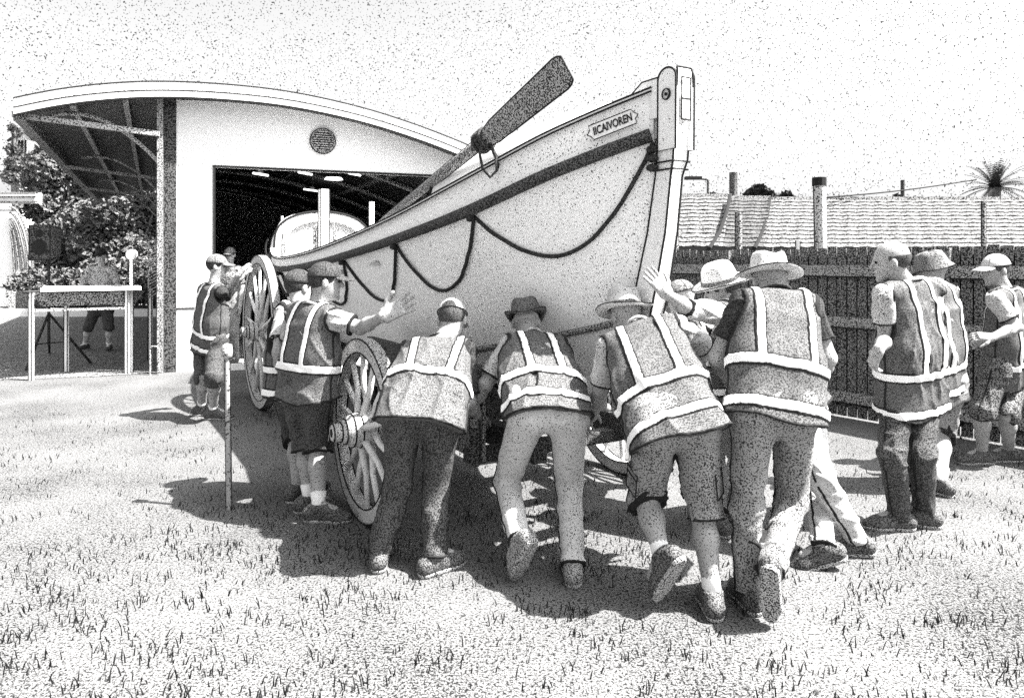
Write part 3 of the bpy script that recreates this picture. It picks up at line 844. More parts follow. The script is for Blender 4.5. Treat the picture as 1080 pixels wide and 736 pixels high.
m = MB(); rows = []
for t in ts[3:-3]:
    q = sect(t, 12, .035); rows.append([P_(t, -y, z) for y, z in reversed(q)] + [P_(t, y, z) for y, z in q[1:]])
m.loft(rows); m.build('hull_lining', M('boat_inside', .5, .05, .3, 60), boat, None, True)
for sgn in (-1, 1):
    # washstrake above the rail
    m = MB(); rows = []
    for t in ts:
        hb = lerp_tab(HB, t); sz = lerp_tab(SZ, t); w = lerp_tab(WH, t)
        i_ = hb - min(.03, hb*.6)
        rows.append([P_(t, sgn*(hb+.004), sz), P_(t, sgn*(hb+.0), sz+w*.5), P_(t, sgn*(hb-.010), sz+w), P_(t, sgn*i_, sz+w), P_(t, sgn*i_, sz-.02)])
    m.loft(rows); m.build('washstrake', BOATW, boat, None, False)
    m = MB(); rows = []   # capping
    for t in ts:
        hb = lerp_tab(HB, t); sz = lerp_tab(SZ, t) + lerp_tab(WH, t)
        rows.append([P_(t, sgn*(hb+.016), sz+.002), P_(t, sgn*(hb+.016), sz+.02), P_(t, sgn*max(hb-.05,0.0), sz+.02), P_(t, sgn*max(hb-.05,0.0), sz+.002)])
    m.loft(rows, True); gw = m.build('gunwale', DECKW, boat)
    m = MB()
    for o in (0.0, .021): m.tube([P_(t, sgn*(lerp_tab(HB,t)+.018), lerp_tab(SZ,t)+lerp_tab(WH,t)+o) for t in ts], .0062, 5)
    m.build('gunwale_line', INK, gw)
    m = MB(); m.tube([P_(t, sgn*(lerp_tab(HB,t)+.022), lerp_tab(SZ,t)-.012) for t in ts], [.028 + .009*(1-t/LT) for t in ts], 10)
    m.build('rub_rail', RUBR, boat, None, True)
    # bilge strake running up to the stem
    m = MB(); pts = []
    for k in range(30):
        t = .10 + 2.9*k/29; q = sect(t, 40); zt = 1.36 - .52*min(1, (t/2.3))**.75; zt = max(zt, q[0][1]+.05)
        y = min(q, key=lambda a: abs(a[1]-zt))[0]; pts.append(P_(t, sgn*(y+.012), zt))
    m.tube(pts, .020, 8); m.build('bilge_keel', M('bilge_wood', .36,.02,.48,70), boat, None, True)
    # looped grab rope
    nodes_t = [-.01, 1.05, 2.1, 3.15, 4.2, 5.2, 6.2, 7.2]; drop = [.42, .40, .38, .36, .33, .32, .30]
    for k in range(7):
        a, b = nodes_t[k], nodes_t[k+1]; pts = []
        ra, rb = lerp_tab(SZ, a) - .05, lerp_tab(SZ, b) - .05
        for i in range(25):
            s = i/24; t = a + (b-a)*s; z = ra + (rb-ra)*s - drop[k]*4*s*(1-s)*(1 - .25*(s-.5) if k == 0 else 1)
            q = sect(t, 60); kz = q[0][1]; z = max(z, kz+.1); y = min(q, key=lambda a_: abs(a_[1]-z))[0]
            pts.append(P_(t, sgn*(y + .016), z))
        m = MB(); m.tube(pts, .0125, 8); m.build('grab_rope', ROPE, boat, None, True)
        m = MB(); c = P_(b, sgn*(lerp_tab(HB,b)+.02), lerp_tab(SZ,b)-.055); m.lathe(c, [(0,-.03),(.022,-.025),(.026,0),(.022,.03),(0,.035)], (BD, BP, V(0,0,1)), 10); m.build('rope_fixing', ROPE, boat)
    m = MB(); c = P_(-.015, sgn*.075, lerp_tab(SZ,.0)-.09)
    for dz_ in (0, -.05, -.1): m.lathe(c + V(0,0,dz_), [(.012,-.02),(.03,-.012),(.034,0),(.03,.012),(.012,.02)], (BD, BP, V(0,0,1)), 10)
    m.build('shackle', ROPE, boat)
# cambered end decks
def end_deck(t0, t1, pk, name):
    m = MB(); rows = []; n = 24
    for i in range(25):
        t = t0 + (t1-t0)*i/24; hb = max(lerp_tab(HB, t)-.03, .02); zg = lerp_tab(SZ, t)+lerp_tab(WH, t)+.01; z1 = max(lerp_tab(pk, t), zg+.02)
        rows.append([P_(t, hb*math.sin(a), zg + (z1-zg)*max(0, math.cos(a))**(1.05 if name == 'bow_deck' else .62)) for a in [(-.5+k/n)*math.pi for k in range(n+1)]])
    m.loft(rows); 
    o = m.build(name, DECKW, boat, None, True)
    for ti, nm in ((rows[0] if name == 'stern_deck' else rows[-1], 'bulkhead'),):
        b = MB(); c = ti[0].copy(); low = V(0,0,-.35)
        b.loft([[p for p in ti], [V(p.x, p.y, min(ti[0].z, p.z)-.32) for p in ti]]); b.build(nm, M('bulkhead_grey', .6,.05,.25,50), o)
        b = MB(); b.tube(ti, .014, 6); b.build('deck_edge', INK, o)
        inner = [p + (BD if name != 'stern_deck' else -BD)*.0 for p in ti]
        b = MB(); cen = sum(ti, V(0,0,0))/len(ti); b.tube([p + (V(cen.x,cen.y,ti[0].z)-p)*(.07 if name == 'bow_deck' else .22) + (-BD if name == 'stern_deck' else BD)*.03 for p in ti], .022, 8); b.build('coaming', DECKW, o, None, True)
    return o
PKB = [(.05,2.52),(.4,2.51),(1.0,2.48),(1.6,2.44)]
end_deck(.06, 1.62, PKB, 'bow_deck')
PKS = [(6.4,2.24),(7.0,2.26),(7.6,2.22),(8.25,2.1)]
end_deck(6.4, 8.2, PKS, 'stern_deck')
m = MB(); m.tube([P_(t, 0, lerp_tab(PKB,t)+.002) for t in [.1+1.5*i/20 for i in range(21)]], .0065, 5); m.build('deck_ridge', INK, boat)
# seam lines on the bow deck
for fr, tt in ((.55, 1.9),):
    m = MB(); m.tube([P_(t, -(lerp_tab(HB,t)-.03)*math.sin(math.acos(fr*.5)), (lambda zg, z1: zg+(z1-zg)*(fr*.5)**1.25+.004)(lerp_tab(SZ,t)+lerp_tab(WH,t)+.01, lerp_tab(PKB,t))) for t in [.1+1.5*i/20 for i in range(21)]], .003, 5)
    m.build('deck_seam', INK, boat)
# stem: built up post with cheek plates and sheave head
def post_ring(c, w, d): return [c - BP*w/2 - BD*d/2, c + BP*w/2 - BD*d/2, c + BP*w/2 + BD*d/2, c - BP*w/2 + BD*d/2]
path = [(-.115,2.605,.095,.12),(-.12,2.58,.105,.125),(-.105,2.35,.105,.125),(-.085,2.13,.10,.125),(-.06,2.05,.08,.12),(-.01,1.75,.085,.14),(.07,1.45,.095,.16),(.16,1.18,.09,.18),(.34,.96,.09,.2),(.7,.76,.085,.2)]
m = MB(); m.loft([post_ring(P_(t, 0, z), w, d) for t, z, w, d in path], True); m.f += [(3,2,1,0)]
stem = m.build('stem_post', STEMM, boat)
m = MB()
for s_ in (-1, 1):
    for e_ in (-1, 1):
        m.tube([P_(t + e_*d/2*1.0, s_*w/2*1.01, z) for t, z, w, d in path[:8]], .0065, 5)
m.tube([P_(-.175,-.048,2.605), P_(-.175,.048,2.605)], .005, 5)
for z_, w_, t_ in ((2.12,.118,-.085),(2.08,.104,-.078)): m.tube([P_(t_+.07,-w_/2,z_), P_(t_-.072,-w_/2,z_), P_(t_-.072,w_/2,z_), P_(t_+.07,w_/2,z_)], .005, 5)
m.build('stem_edge', INK, stem)
for s_ in (-1, 1):   # rounded cheeks
    m = MB(); pr = [P_(-.115 + .068*math.cos(a), s_*.064, 2.55 + .06*math.sin(a)) for a in [math.pi*k/12 for k in range(13)]]
    pr = pr + [P_(-.18, s_*.064, 2.18), P_(-.045, s_*.064, 2.18)]
    q_ = [p + BP*(-s_*.018) for p in pr]; n = len(pr); m.add(pr + q_, [tuple(range(n)), tuple(range(2*n-1, n-1, -1))] + [(i, (i+1) % n, (i+1) % n + n, i+n) for i in range(n)])
    ck = m.build('cheek_plate', STEMM, boat)
    m = MB(); m.tube(pr + [pr[0]], .006, 5); m.lathe(P_(-.115, s_*.068, 2.47), [(0,.006),(.009,.006),(.009,0)], (BD, V(0,0,1), BP*s_), 12); m.lathe(P_(-.115, s_*.068, 2.47), [(.026,.009),(.031,.006),(.031,-.004)], (BD, V(0,0,1), BP*s_), 16); m.build('sheave_bolt', INK, ck)
m = MB(); c = P_(-.180, 0, 2.40); m.box(c, .06, .02, .12, (BP, BD, V(0,0,1))); sv = m.build('sheave_slot', STEMM, boat)
m = MB()
for a, b in (((-.032,2.33),(.032,2.33)),((.032,2.33),(.032,2.55)),((.032,2.55),(-.032,2.55)),((-.032,2.55),(-.032,2.33)),((-.032,2.44),(.032,2.44))):
    m.tube([P_(-.191, a[0], a[1]), P_(-.191, b[0], b[1])], .004, 5)
m.build('slot_edge', INK, sv)
m = MB()   # knee block behind the stem head
m.loft([post_ring(P_(.07,0,2.36), .13, .22), post_ring(P_(.06,0,2.52), .13, .22), post_ring(P_(.02,0,2.575), .11, .14)], True); m.f += [(8,9,10,11)]
kb = m.build('bow_block', STEMM, boat)
m = MB()
for s_ in (-1,1): m.tube([P_(.18,s_*.066,2.36), P_(.17,s_*.066,2.52), P_(.09,s_*.057,2.575), P_(-.05,s_*.057,2.575)], .0045, 5)
m.tube([P_(.17,-.066,2.52), P_(.17,.066,2.52)], .0045, 5); m.build('block_edge', INK, kb)
m = MB(); m.loft([post_ring(P_(t, 0, z), .09, .16) for t, z in ((8.34,2.15),(8.33,1.9),(8.2,1.4),(7.9,1.0),(7.4,.76))], True); m.f += [(3,2,1,0)]; m.build('stern_post', STEMM, boat)
m = MB(); m.bar(P_(.7,0,.70), P_(7.4,0,.70), .09, .10); m.build('keel', RUBR, boat)
for t in (2.6, 3.4, 4.2, 5.0, 5.8):
    hb = lerp_tab(HB, t); m = MB(); m.bar(P_(t, -hb+.04, lerp_tab(SZ,t)-.12), P_(t, hb-.04, lerp_tab(SZ,t)-.12), .22, .04); m.build('thwart', WOODW, boat)
# stanchions, the white square post and pale upright by the stern deck
def up(u, v0, v1, Y, w, name, mat, sq=True):
    m = MB(); a, b = at(u, v0, Y), at(u, v1, Y)
    if sq: m.bar(a, b, w, w, BD)
    else: m.tube([a, b], w/2, 10)
    return m.build(name, mat, boat)
sp1 = up(341.5, 282, 200, 8.7, .105, 'square_post', STEMM)
m = MB(); 
for dx in (-.054, .054):
    for dy in (-.054, .054): m.tube([at(341.5,280,8.7)+BP*dx+BD*dy, at(341.5,200,8.7)+BP*dx+BD*dy], .006, 4)
m.build('post_edge', INK, sp1)
for u, v0, v1 in ((299,272,247),(332,270,237),(336,270,239),(353,262,241)): up(u, v0, v1, 9.0, .035, 'stanchion', M('stanchion',.35,.03,.45,40))
up(297.5, 262, 228, 9.6, .03, 'thole_pin', WHITEP, False); up(392, 250, 213, 8.2, .06, 'pale_upright', WHITEP, False)
m = MB(); pts = [at(285+3*math.cos(a)-2, 262+9*math.sin(a), 8.35) for a in [math.pi*(.5+k/10) for k in range(11)]]; m.tube(pts, .012, 6); m.build('stern_hook', INK, boat)
# name board with lettering
nt0, nt1 = .285, .055
c0, c1 = P_(nt0, -(lerp_tab(HB,nt0)+.012), lerp_tab(SZ,nt0)+lerp_tab(WH,nt0)*.54), P_(nt1, -(lerp_tab(HB,nt1)+.012), lerp_tab(SZ,nt1)+lerp_tab(WH,nt1)*.54)
nx = (c1-c0); NL = nx.length; nx.normalize(); nout = nx.cross(V(0,0,1)).normalized()
if nout.dot(BP) > 0: nout = -nout
ny = nout.cross(nx).normalized() if nout.cross(nx).z > 0 else nx.cross(nout).normalized()
nc = (c0+c1)/2 + nout*.018
outl = [(-.5,-.005),(-.44,-.018),(-.40,-.042),(.43,-.042),(.43,-.015),(.5,.002),(.44,.018),(.40,.042),(-.43,.042),(-.43,.015)]
pa = [nc + nx*(a*NL) + ny*b + nout*.006 for a, b in outl]; pb = [p - nout*.012 for p in pa]; n = len(pa)
m = MB(); m.add(pa + pb, [tuple(range(n)), tuple(range(2*n-1, n-1, -1))] + [(i, (i+1) % n, (i+1) % n + n, i+n) for i in range(n)])
nb_ = m.build('name_board', DECKW, boat)
m = MB(); m.tube([p + nout*.001 for p in pa] + [pa[0] + nout*.001], .0030, 5); m.build('board_border', INK, nb_)
fc = bpy.data.curves.new('lettering', 'FONT'); fc.body = 'IICAIVOREN'; fc.size = .062; fc.align_x = 'CENTER'; fc.align_y = 'CENTER'; fc.extrude = .002; fc.offset = .0012; fc.shear = .15; fc.space_character = 1.0
fo = bpy.data.objects.new('lettering', fc); COL.objects.link(fo); fo.parent = nb_; fc.materials.append(INK)
bpy.context.view_layer.update()
wsc = NL*.76/max(fo.dimensions.x, .01)
Rm = Matrix((nx, ny, nout)).transposed().to_4x4()
MB_ = Matrix.Translation(nc + nout*.0085 - rootloc(nb_)) @ Rm @ Matrix.Diagonal((wsc, 1.0, 1, 1))
dg_ = bpy.context.evaluated_depsgraph_get(); me_ = bpy.data.meshes.new_from_object(fo.evaluated_get(dg_)); bpy.data.objects.remove(fo)
me_.materials.clear(); me_.materials.append(INK); fo = bpy.data.objects.new('lettering', me_); COL.objects.link(fo); fo.parent = nb_; fo.matrix_basis = MB_
# steering oar
oar = empty('steering_oar', at(520,150,4.9)); tag(oar, 'long dark wooden steering oar lashed across the gunwale, blade up in the sky', 'oar')
A0, A1, A2, A3 = at(416,224,5.50), at(507,151,4.42), at(516,143,4.4), at(598,72,3.75)
ax_ = (A3-A0).normalized(); bw_ = V(1,0,1) ; bw_ = (bw_ - ax_*bw_.dot(ax_)); side = ax_.cross(V(0,-1,0)).normalized(); thk = ax_.cross(side).normalized()
m = MB(); rows = []
tip = (A3-A1).length
st = [(0,.034,.034),(.08,.055,.030),(.18,.070,.020),(.4,.076,.016),(.7,.083,.014),(.93,.089,.012),(.97,.083,.011),(1.0,.068,.009)]
for s, w, h in st:
    c = A1 + (A3-A1)*s; rows.append([c + side*(w*math.cos(a)) + thk*(h*math.sin(a)) for a in [2*math.pi*k/16 for k in range(16)]])
m.loft(rows, True); m.f += [tuple(range(15,-1,-1)), tuple((len(rows)-1)*16+k for k in range(16))]
bl = m.build('blade', OARM, oar, None, True)
m = MB(); 
for sg in (-1, 1): m.tube([A1 + (A3-A1)*s + side*(w*sg) for s, w, h in st], .0055, 5)
m.tube([A3 + side*.068*k/4 for k in range(-4,5)], .0055, 5)
m.build('blade_edge', INK, bl)
m = MB(); m.tube([A0 - ax_*.9, A0, A0 + (A1-A0)*.6, A1 + ax_*.04], [.024,.030,.036,.038], 12); sh_ = m.build('shaft', OARM, oar, None, True)
m = MB(); m.tube([A0 - side*.031, A1 - side*.038], .006, 5); m.tube([A0 + side*.031, A1 + side*.038], .004, 5); m.build('shaft_edge', INK, sh_)
# lashing
lash = MB()
for k in range(3):
    c = A1 + ax_*(.0 + k*.035); lash.tube([c + side*(.062*math.cos(a)) + thk*(.055*math.sin(a)) for a in [2*math.pi*q/20 for q in range(21)]], .013, 6, False)
cL = A1 + ax_*.03
hang = [at(509,150,4.34), at(506,163,4.32), at(509,178,4.31), at(517,187,4.31), at(524,180,4.31), at(523,165,4.32), at(517,152,4.34)]
lash.tube(hang, .010, 6)
gp = P_(1.0, -(lerp_tab(HB,1.0)+.03), lerp_tab(SZ,1.0)+.02)
lash.tube([at(516,150,4.36), at(523,165,4.36), at(532,194,4.36)], .014, 6)
lo_ = lash.build('rope_lashing', M('rope_grey', .07,.01,.5,80), None, cL, True); tag(lo_, 'grey rope looped round the steering oar and tied down to the rub rail', 'rope')

# ================================================================== WAGON
wag = empty('boat_wagon', P_(3.4,0,0)); tag(wag, 'four wheeled wooden boat wagon with large spoked wheels under the white hull', 'wagon')
def wheel(c, R, nsp, tw):
    axl = BP; X = BD; Z = V(0,0,1)
    m = MB(); pr = [(R-.085,-tw/2),(R-.012,-tw/2),(R-.012,tw/2),(R-.085,tw/2),(R-.085,-tw/2)]
    m.lathe(c, pr, (X, Z, axl), 56); w = m.build('wheel', WOODW, wag)
    m = MB(); m.lathe(c, [(R-.012,-tw/2-.002),(R,-tw/2-.002),(R,tw/2+.002),(R-.012,tw/2+.002),(R-.012,-tw/2-.002)], (X, Z, axl), 56); m.build('tyre', TYRE, w)
    m = MB()
    for s_ in (-1, 1):
        for rr in (R-.087, R-.002): m.tube([c + X*(rr*math.cos(a)) + Z*(rr*math.sin(a)) + axl*(s_*(tw/2+.001)) for a in [2*math.pi*k/48 for k in range(49)]], .0048, 5, False)
    m.build('rim_edge', INK, w)
    for k in range(nsp):
        a = 2*math.pi*(k+.3)/nsp; d = X*math.cos(a) + Z*math.sin(a); sd = axl.cross(d)
        m = MB(); m.tube([c + d*.09 + axl*.03*(1 if k % 2 else -1), c + d*(R*.5), c + d*(R-.08)], [.023,.018,.016], 8); m.build('spoke', M('wagon_spoke', .7,.05,.06,75), w, None, True)
    m = MB(); m.lathe(c, [(0,-.21),(.045,-.21),(.055,-.20),(.055,-.15),(.07,-.145),(.075,-.11),(.095,-.10),(.105,-.05),(.11,0),(.105,.06),(.09,.12),(.0,.125)], (X, Z, axl), 28)
    h = m.build('hub', WOODW, w, None, True)
    m = MB()
    for r_, o in ((.058,-.205),(.058,-.155),(.077,-.13),(.10,-.085),(.108,-.04),(.106,.05)): m.tube([c + X*(r_*math.cos(a)) + Z*(r_*math.sin(a)) + axl*o for a in [2*math.pi*k/24 for k in range(25)]], .0048, 5, False)
    m.tube([c + axl*-.212, c + axl*-.19], .026, 10)
    m.build('hub_band', INK, h)
FWc = gd(385, 548); FWc.z = .56; RWc = gd(275, 430); RWc.z = .83
def other(c, W=2.0): return c + BP*W
wheel(FWc, .56, 14, .075); wheel(other(FWc), .56, 14, .075); wheel(RWc, .83, 14, .08); wheel(other(RWc), .83, 14, .08)
for c, z in ((FWc,.56),(RWc,.83)):
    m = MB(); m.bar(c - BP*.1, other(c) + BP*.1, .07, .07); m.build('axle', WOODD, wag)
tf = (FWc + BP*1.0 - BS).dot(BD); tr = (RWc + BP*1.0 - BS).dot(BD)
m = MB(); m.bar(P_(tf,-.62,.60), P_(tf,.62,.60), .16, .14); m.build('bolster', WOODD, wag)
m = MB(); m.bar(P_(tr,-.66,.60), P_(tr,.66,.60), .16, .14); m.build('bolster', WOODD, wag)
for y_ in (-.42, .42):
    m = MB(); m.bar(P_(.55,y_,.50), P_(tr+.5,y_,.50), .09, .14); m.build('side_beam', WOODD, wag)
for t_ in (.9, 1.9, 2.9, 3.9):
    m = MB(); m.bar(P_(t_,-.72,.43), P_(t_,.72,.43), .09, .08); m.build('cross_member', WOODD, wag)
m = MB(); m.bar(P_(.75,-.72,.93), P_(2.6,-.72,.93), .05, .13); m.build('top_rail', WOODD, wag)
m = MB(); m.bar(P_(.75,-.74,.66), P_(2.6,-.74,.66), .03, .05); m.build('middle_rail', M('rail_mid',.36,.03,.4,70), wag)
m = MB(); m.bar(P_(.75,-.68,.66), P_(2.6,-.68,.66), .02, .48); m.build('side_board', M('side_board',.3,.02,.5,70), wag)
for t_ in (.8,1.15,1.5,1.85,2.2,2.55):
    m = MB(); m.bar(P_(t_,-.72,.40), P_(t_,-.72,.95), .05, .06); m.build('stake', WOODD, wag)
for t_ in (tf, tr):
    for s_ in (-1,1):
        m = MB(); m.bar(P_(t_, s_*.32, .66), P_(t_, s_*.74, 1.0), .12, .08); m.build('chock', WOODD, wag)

# walking pole stuck in the turf
b = gd(241.5, 537); pole = empty('wooden_stake', b); tag(pole, 'thin upright stake with rounded top standing alone in the lawn near the large wheel', 'stake')
m = MB(); m.tube([b, b + V(-.012,0,.98)], .017, 8); sft = m.build('shaft', POSTM, pole); m = MB(); m.tube([b + V(-.012-.017,0,.98), b + V(-.018,0,0)], .004, 4); m.tube([b + V(.006,0,.98), b + V(.018,0,0)], .004, 4); m.build('shaft_edge', INK, sft)
m = MB(); m.lathe(b + V(-.012,0,.97), [(.017,0),(.032,.01),(.035,.05),(.028,.09),(.0,.10)], (V(1,0,0),V(0,1,0),V(0,0,1)), 16); m.build('knob', M('stake_knob',.5,.04,.3,80), pole, None, True)

# ================================================================== FENCE, POSTS, HOUSES
fa, fb = V(3.45,7.29,0), V(4.26,6.22,0); fdv = (fb-fa).normalized(); fn = V(fdv.y, -fdv.x, 0)
if fn.y > 0: fn = -fn
f0 = fa - fdv*7.2; FL = 12.5
fence = empty('paling_fence', f0 + fdv*5); tag(fence, 'dark timber paling fence with horizontal rails closing off the lawn', 'fence')
def fp(s, z, o=0): return f0 + fdv*s + fn*o + V(0,0,z)
m = MB(); bwid = .105; k = 0; s = 0
while s < FL:
    h = 1.71 + random.uniform(-.012,.012); o = random.uniform(-.004,.004)
    m.box(fp(s+bwid/2, h/2+.02, o), bwid-.014, .02, h, (fdv, fn, V(0,0,1))); s += bwid
m.build('palings', FENCEM, fence)
m = MB(); m.bar(fp(0,.9,-.03), fp(FL,.9,-.03), .015, 1.6, (0,0,1)); m.build('paling_gaps', INK, fence)
for z, nm in ((1.50,.11),(.98,.10),(.22,.10)):
    m = MB(); m.bar(fp(0,z,.045), fp(FL,z,.045), .05, nm, (0,0,1)); m.build('rail', FENCER, fence)
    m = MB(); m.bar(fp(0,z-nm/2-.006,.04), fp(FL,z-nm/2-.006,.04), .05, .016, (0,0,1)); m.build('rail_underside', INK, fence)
s = 1.0
while s < FL:
    m = MB(); m.bar(fp(s,0,.05), fp(s,1.72,.05), .10, .07, fn); m.build('fence_post', M('fence_post',.24,.02,.5,46), fence); s += 2.36
ret = fp(0,0)
m = MB(); m.bar(fp(0,1.78,-.35), fp(FL,1.78,-.35)+V(4,0,0), .05, .16,(0,0,1)); m2 = m.build('neighbour_wall', INK, None, fp(0,0,-.35)); 
m2.data.clear_geometry(); bpy.data.objects.remove(m2)

PL = [ (713,268,718,210,10.5,.085,'leaning bare timber post just right of the boat stem','POST'), (779,270,779,224,9.9,.10,'dark timber post standing before the tiled roof valley','POST'),
       (841,268,841,254,9.5,.06,'short white stub post showing above the fence beside the tall grey post','W'), (865.5,268,864,189,9.4,.16,'tall thick grey post with dark cap rising above the fence','T'),
       (934,268,934,256,9.0,.06,'short white stub post above the fence beside the bald man','W'), (988,285,988,262,8.4,.05,'short white stub post behind the bucket hat','W'),
       (1037,268,1037,212,11,.07,'thin grey pole beside the palm in front of the long roof','POST')]
for u0, v0, u1, v1, Y, w, lb, kd in PL:
    a = at(u0, v0, Y); b = at(u1 if kd != 'POST' or u0 != 713 else 710.5, v1, Y); a0 = a + (a-b)*((a.z)/(b.z-a.z)); a0.z = 0
    m = MB(); m.tube([a0, b], w/2, 10); mt = {'POST': M('pole_grey',.32,.03,.45,26), 'W': WHITEP, 'T': M('pole_pale',.55,.05,.25,30)}[kd]
    pr_ = empty('yard_post', a0); tag(pr_, lb, 'post', 'posts standing behind the fence'); m.build('shaft', mt, pr_)
    m = MB()
    for sg in (-1,1): m.tube([a0 + V(sg*w/2,-.01,0), b + V(sg*w/2,-.01,0)], .007, 4)
    if kd == 'T': m.tube([b + V(0,0,-.09), b + V(0,0,.02)], w*.56, 12)
    m.build('cap' if kd == 'T' else 'shaft_edge', INK, pr_)

def tiled_roof(pts, name, mat, parent, rows_n, th=.05):
    """pts: eave left, eave right, ridge right, ridge left; overlapping courses of tiles, each its own thickness"""
    el_, er_, rr_, rl_ = [Vector(p) for p in pts]; nrm = (er_-el_).cross(rl_-el_).normalized(); 
    if nrm.z < 0: nrm = -nrm
    m = MB()
    for i in range(rows_n):
        t0, t1 = i/rows_n, (i+1)/rows_n + .3/rows_n; t1 = min(t1, 1)
        a, b = el_ + (rl_-el_)*t0, er_ + (rr_-er_)*t0; c, d = er_ + (rr_-er_)*t1, el_ + (rl_-el_)*t1
        n = max(4, int((b-a).length/.28)); 
        r0 = [a + (b-a)*(k/n) + nrm*(th + .03*abs(math.sin(k*math.pi/2))) + (el_-rl_).normalized()*random.uniform(0,.03) for k in range(n+1)]
        r1 = [d + (c-d)*(k/n) + nrm*(.006 + .02*abs(math.sin(k*math.pi/2))) for k in range(n+1)]
        r00 = [p - nrm*th*1.0 for p in r0]
        m.loft([r00, r0, r1])
    return m.build(name, mat, parent)
YH = 24.0
def house(name, label, ue0, ue1, ur0, ur1, ve, vr, Y, dep, mat, grp='houses behind the fence'):
    a, b = at(ue0, ve, Y), at(ue1, ve, Y); c, d = at(ur1, vr, Y+dep), at(ur0, vr, Y+dep)
    hs = empty(name, V((a.x+b.x)/2, Y+1, 0)); tag(hs, label, 'house', grp)
    tiled_roof((a, b, c, d), 'roof', mat, hs, 13)
    m = MB(); w0, w1 = a + V(.5,.5,0), b + V(-.5,.5,0); zt = a.z - .05
    m.box(V((w0.x+w1.x)/2, Y+dep+.1, zt/2), w1.x-w0.x, 2*dep-1.2, zt); m.build('wall', M('house_wall_dark',.12,.01,.5,16), hs)
    m = MB(); m.bar(a + V(0,-.06,-.06), b + V(0,-.06,-.06), .12, .14, (0,0,1)); m.build('eave_gutter', INK, hs)
    m = MB(); m.bar(d + V(0,0,.05), c + V(0,0,.05), .16, .14, (0,0,1)); m.build('ridge_cap', M('ridge',.4,.03,.4,16), hs)
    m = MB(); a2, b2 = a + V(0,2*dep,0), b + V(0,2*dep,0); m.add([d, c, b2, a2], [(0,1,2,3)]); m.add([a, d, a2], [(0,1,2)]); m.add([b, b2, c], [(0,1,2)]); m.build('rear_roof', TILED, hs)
    return hs, a, b, c, d
h1, *_ = house('tiled_house', 'low house with pale tiled roof directly right of the boat stem', 640, 762, 650, 771, 261, 208, 22, 4, TILE)
h2, a2, b2, c2, d2 = house('tiled_house', 'wide house with long pale tiled roof stretching behind the fence to the palm', 796, 1190, 812, 1175, 262, 211, 24, 4.5, TILE)
h3, *_ = house('tiled_house', 'narrow house wing with tiled roof coloured as if shaded, squeezed between two paler roofs', 750, 806, 769, 812, 261.5, 210, 23.2, 4.2, TILED)
m = MB()
for k in range(2): m.tube([at(*p) for p in ([(770,206,25.2),(766,225,23.8),(759,245,22.5),(748,262,21.3)] if k == 0 else [(812,209,27.4),(809,228,25.8),(804,245,24.3),(796,262,22.9)])], .06, 6)
m.build('hip_flashing', INK, h3)
def small(name, lb, cat, mb, mat, base, grp=None, smooth=False):
    o = mb.build(name, mat, None, base, smooth); tag(o, lb, cat, grp); return o
a, b = at(773.5,212,27.5), at(773.5,182,27.5); m = MB(); m.tube([V(a.x,a.y,0), b], .16, 8); small('flue_pipe', 'dark round flue rising behind the darker coloured roof wing', 'flue', m, M('flue',.16,.02,.5,16), V(a.x,a.y,0))
a = at(747,208,40); m = MB(); m.tube([V(a.x,a.y,0), at(747,190,40), at(745,189,40), at(732,187.5,40)], .09, 6); sl = small('street_lamp', 'slim street lamp with a bent arm standing over the pale roof', 'street lamp', m, M('lamp_grey',.25,.02,.5,14), V(a.x,a.y,0))
m = MB(); m.box(at(731,188,40), .9, .4, .16); m.build('lamp_head', INK, sl)
a = at(952,212,34); m = MB(); m.tube([V(a.x,a.y,0), at(952,190,34)], .09, 6); small('utility_pole', 'slim dark pole standing alone behind the long roof', 'pole', m, M('pole_dark',.1,.01,.5,16), V(a.x,a.y,0))
m = MB(); wp = [at(868 + 162*k/16, 208.5 - 19*k/16 + 2.2*math.sin(k/16*math.pi), 27 + 6*k/16) for k in range(17)]; m.tube(wp, .028, 5); o = small('overhead_wire', 'thin overhead wire rising from the tall grey post towards the palm', 'wire', m, INK, wp[8])
m = MB(); wp = [at(868 + 88*k/10, 208.8 + 3*k/10, 27 + 6*k/10) for k in range(11)]; m.tube(wp, .02, 5); small('overhead_wire', 'thin lower wire running level along the long roof ridge', 'wire', m, INK, wp[5])

# ================================================================== VEGETATION
def leaf_cloud(blobs, n, size, seed, flat=.6):
    r = random.Random(seed); vs = []; fs = []
    tot = sum(b[3]**2 for b in blobs)
    for (cx, cy, cz, rad) in blobs:
        cnt = int(n * rad**2 / tot)
        for _ in range(cnt):
            d = Vector((r.gauss(0,1), r.gauss(0,1), r.gauss(0,1))).normalized(); q = rad * (r.random()**.35) * r.uniform(.85, 1.08)
            c = Vector((cx, cy, cz)) + Vector((d.x*q, d.y*q, d.z*q*.85))
            a = Vector((r.gauss(0,1), r.gauss(0,1), r.gauss(0,1))).normalized(); b = a.cross(Vector((r.gauss(0,1), r.gauss(0,1), r.gauss(0,1)))).normalized()
            s = size * r.uniform(.6, 1.4); i = len(vs)
            vs += [c - a*s, c + b*s*flat, c + a*s, c - b*s*flat]; fs.append((i, i+1, i+2, i+3))
    return vs, fs
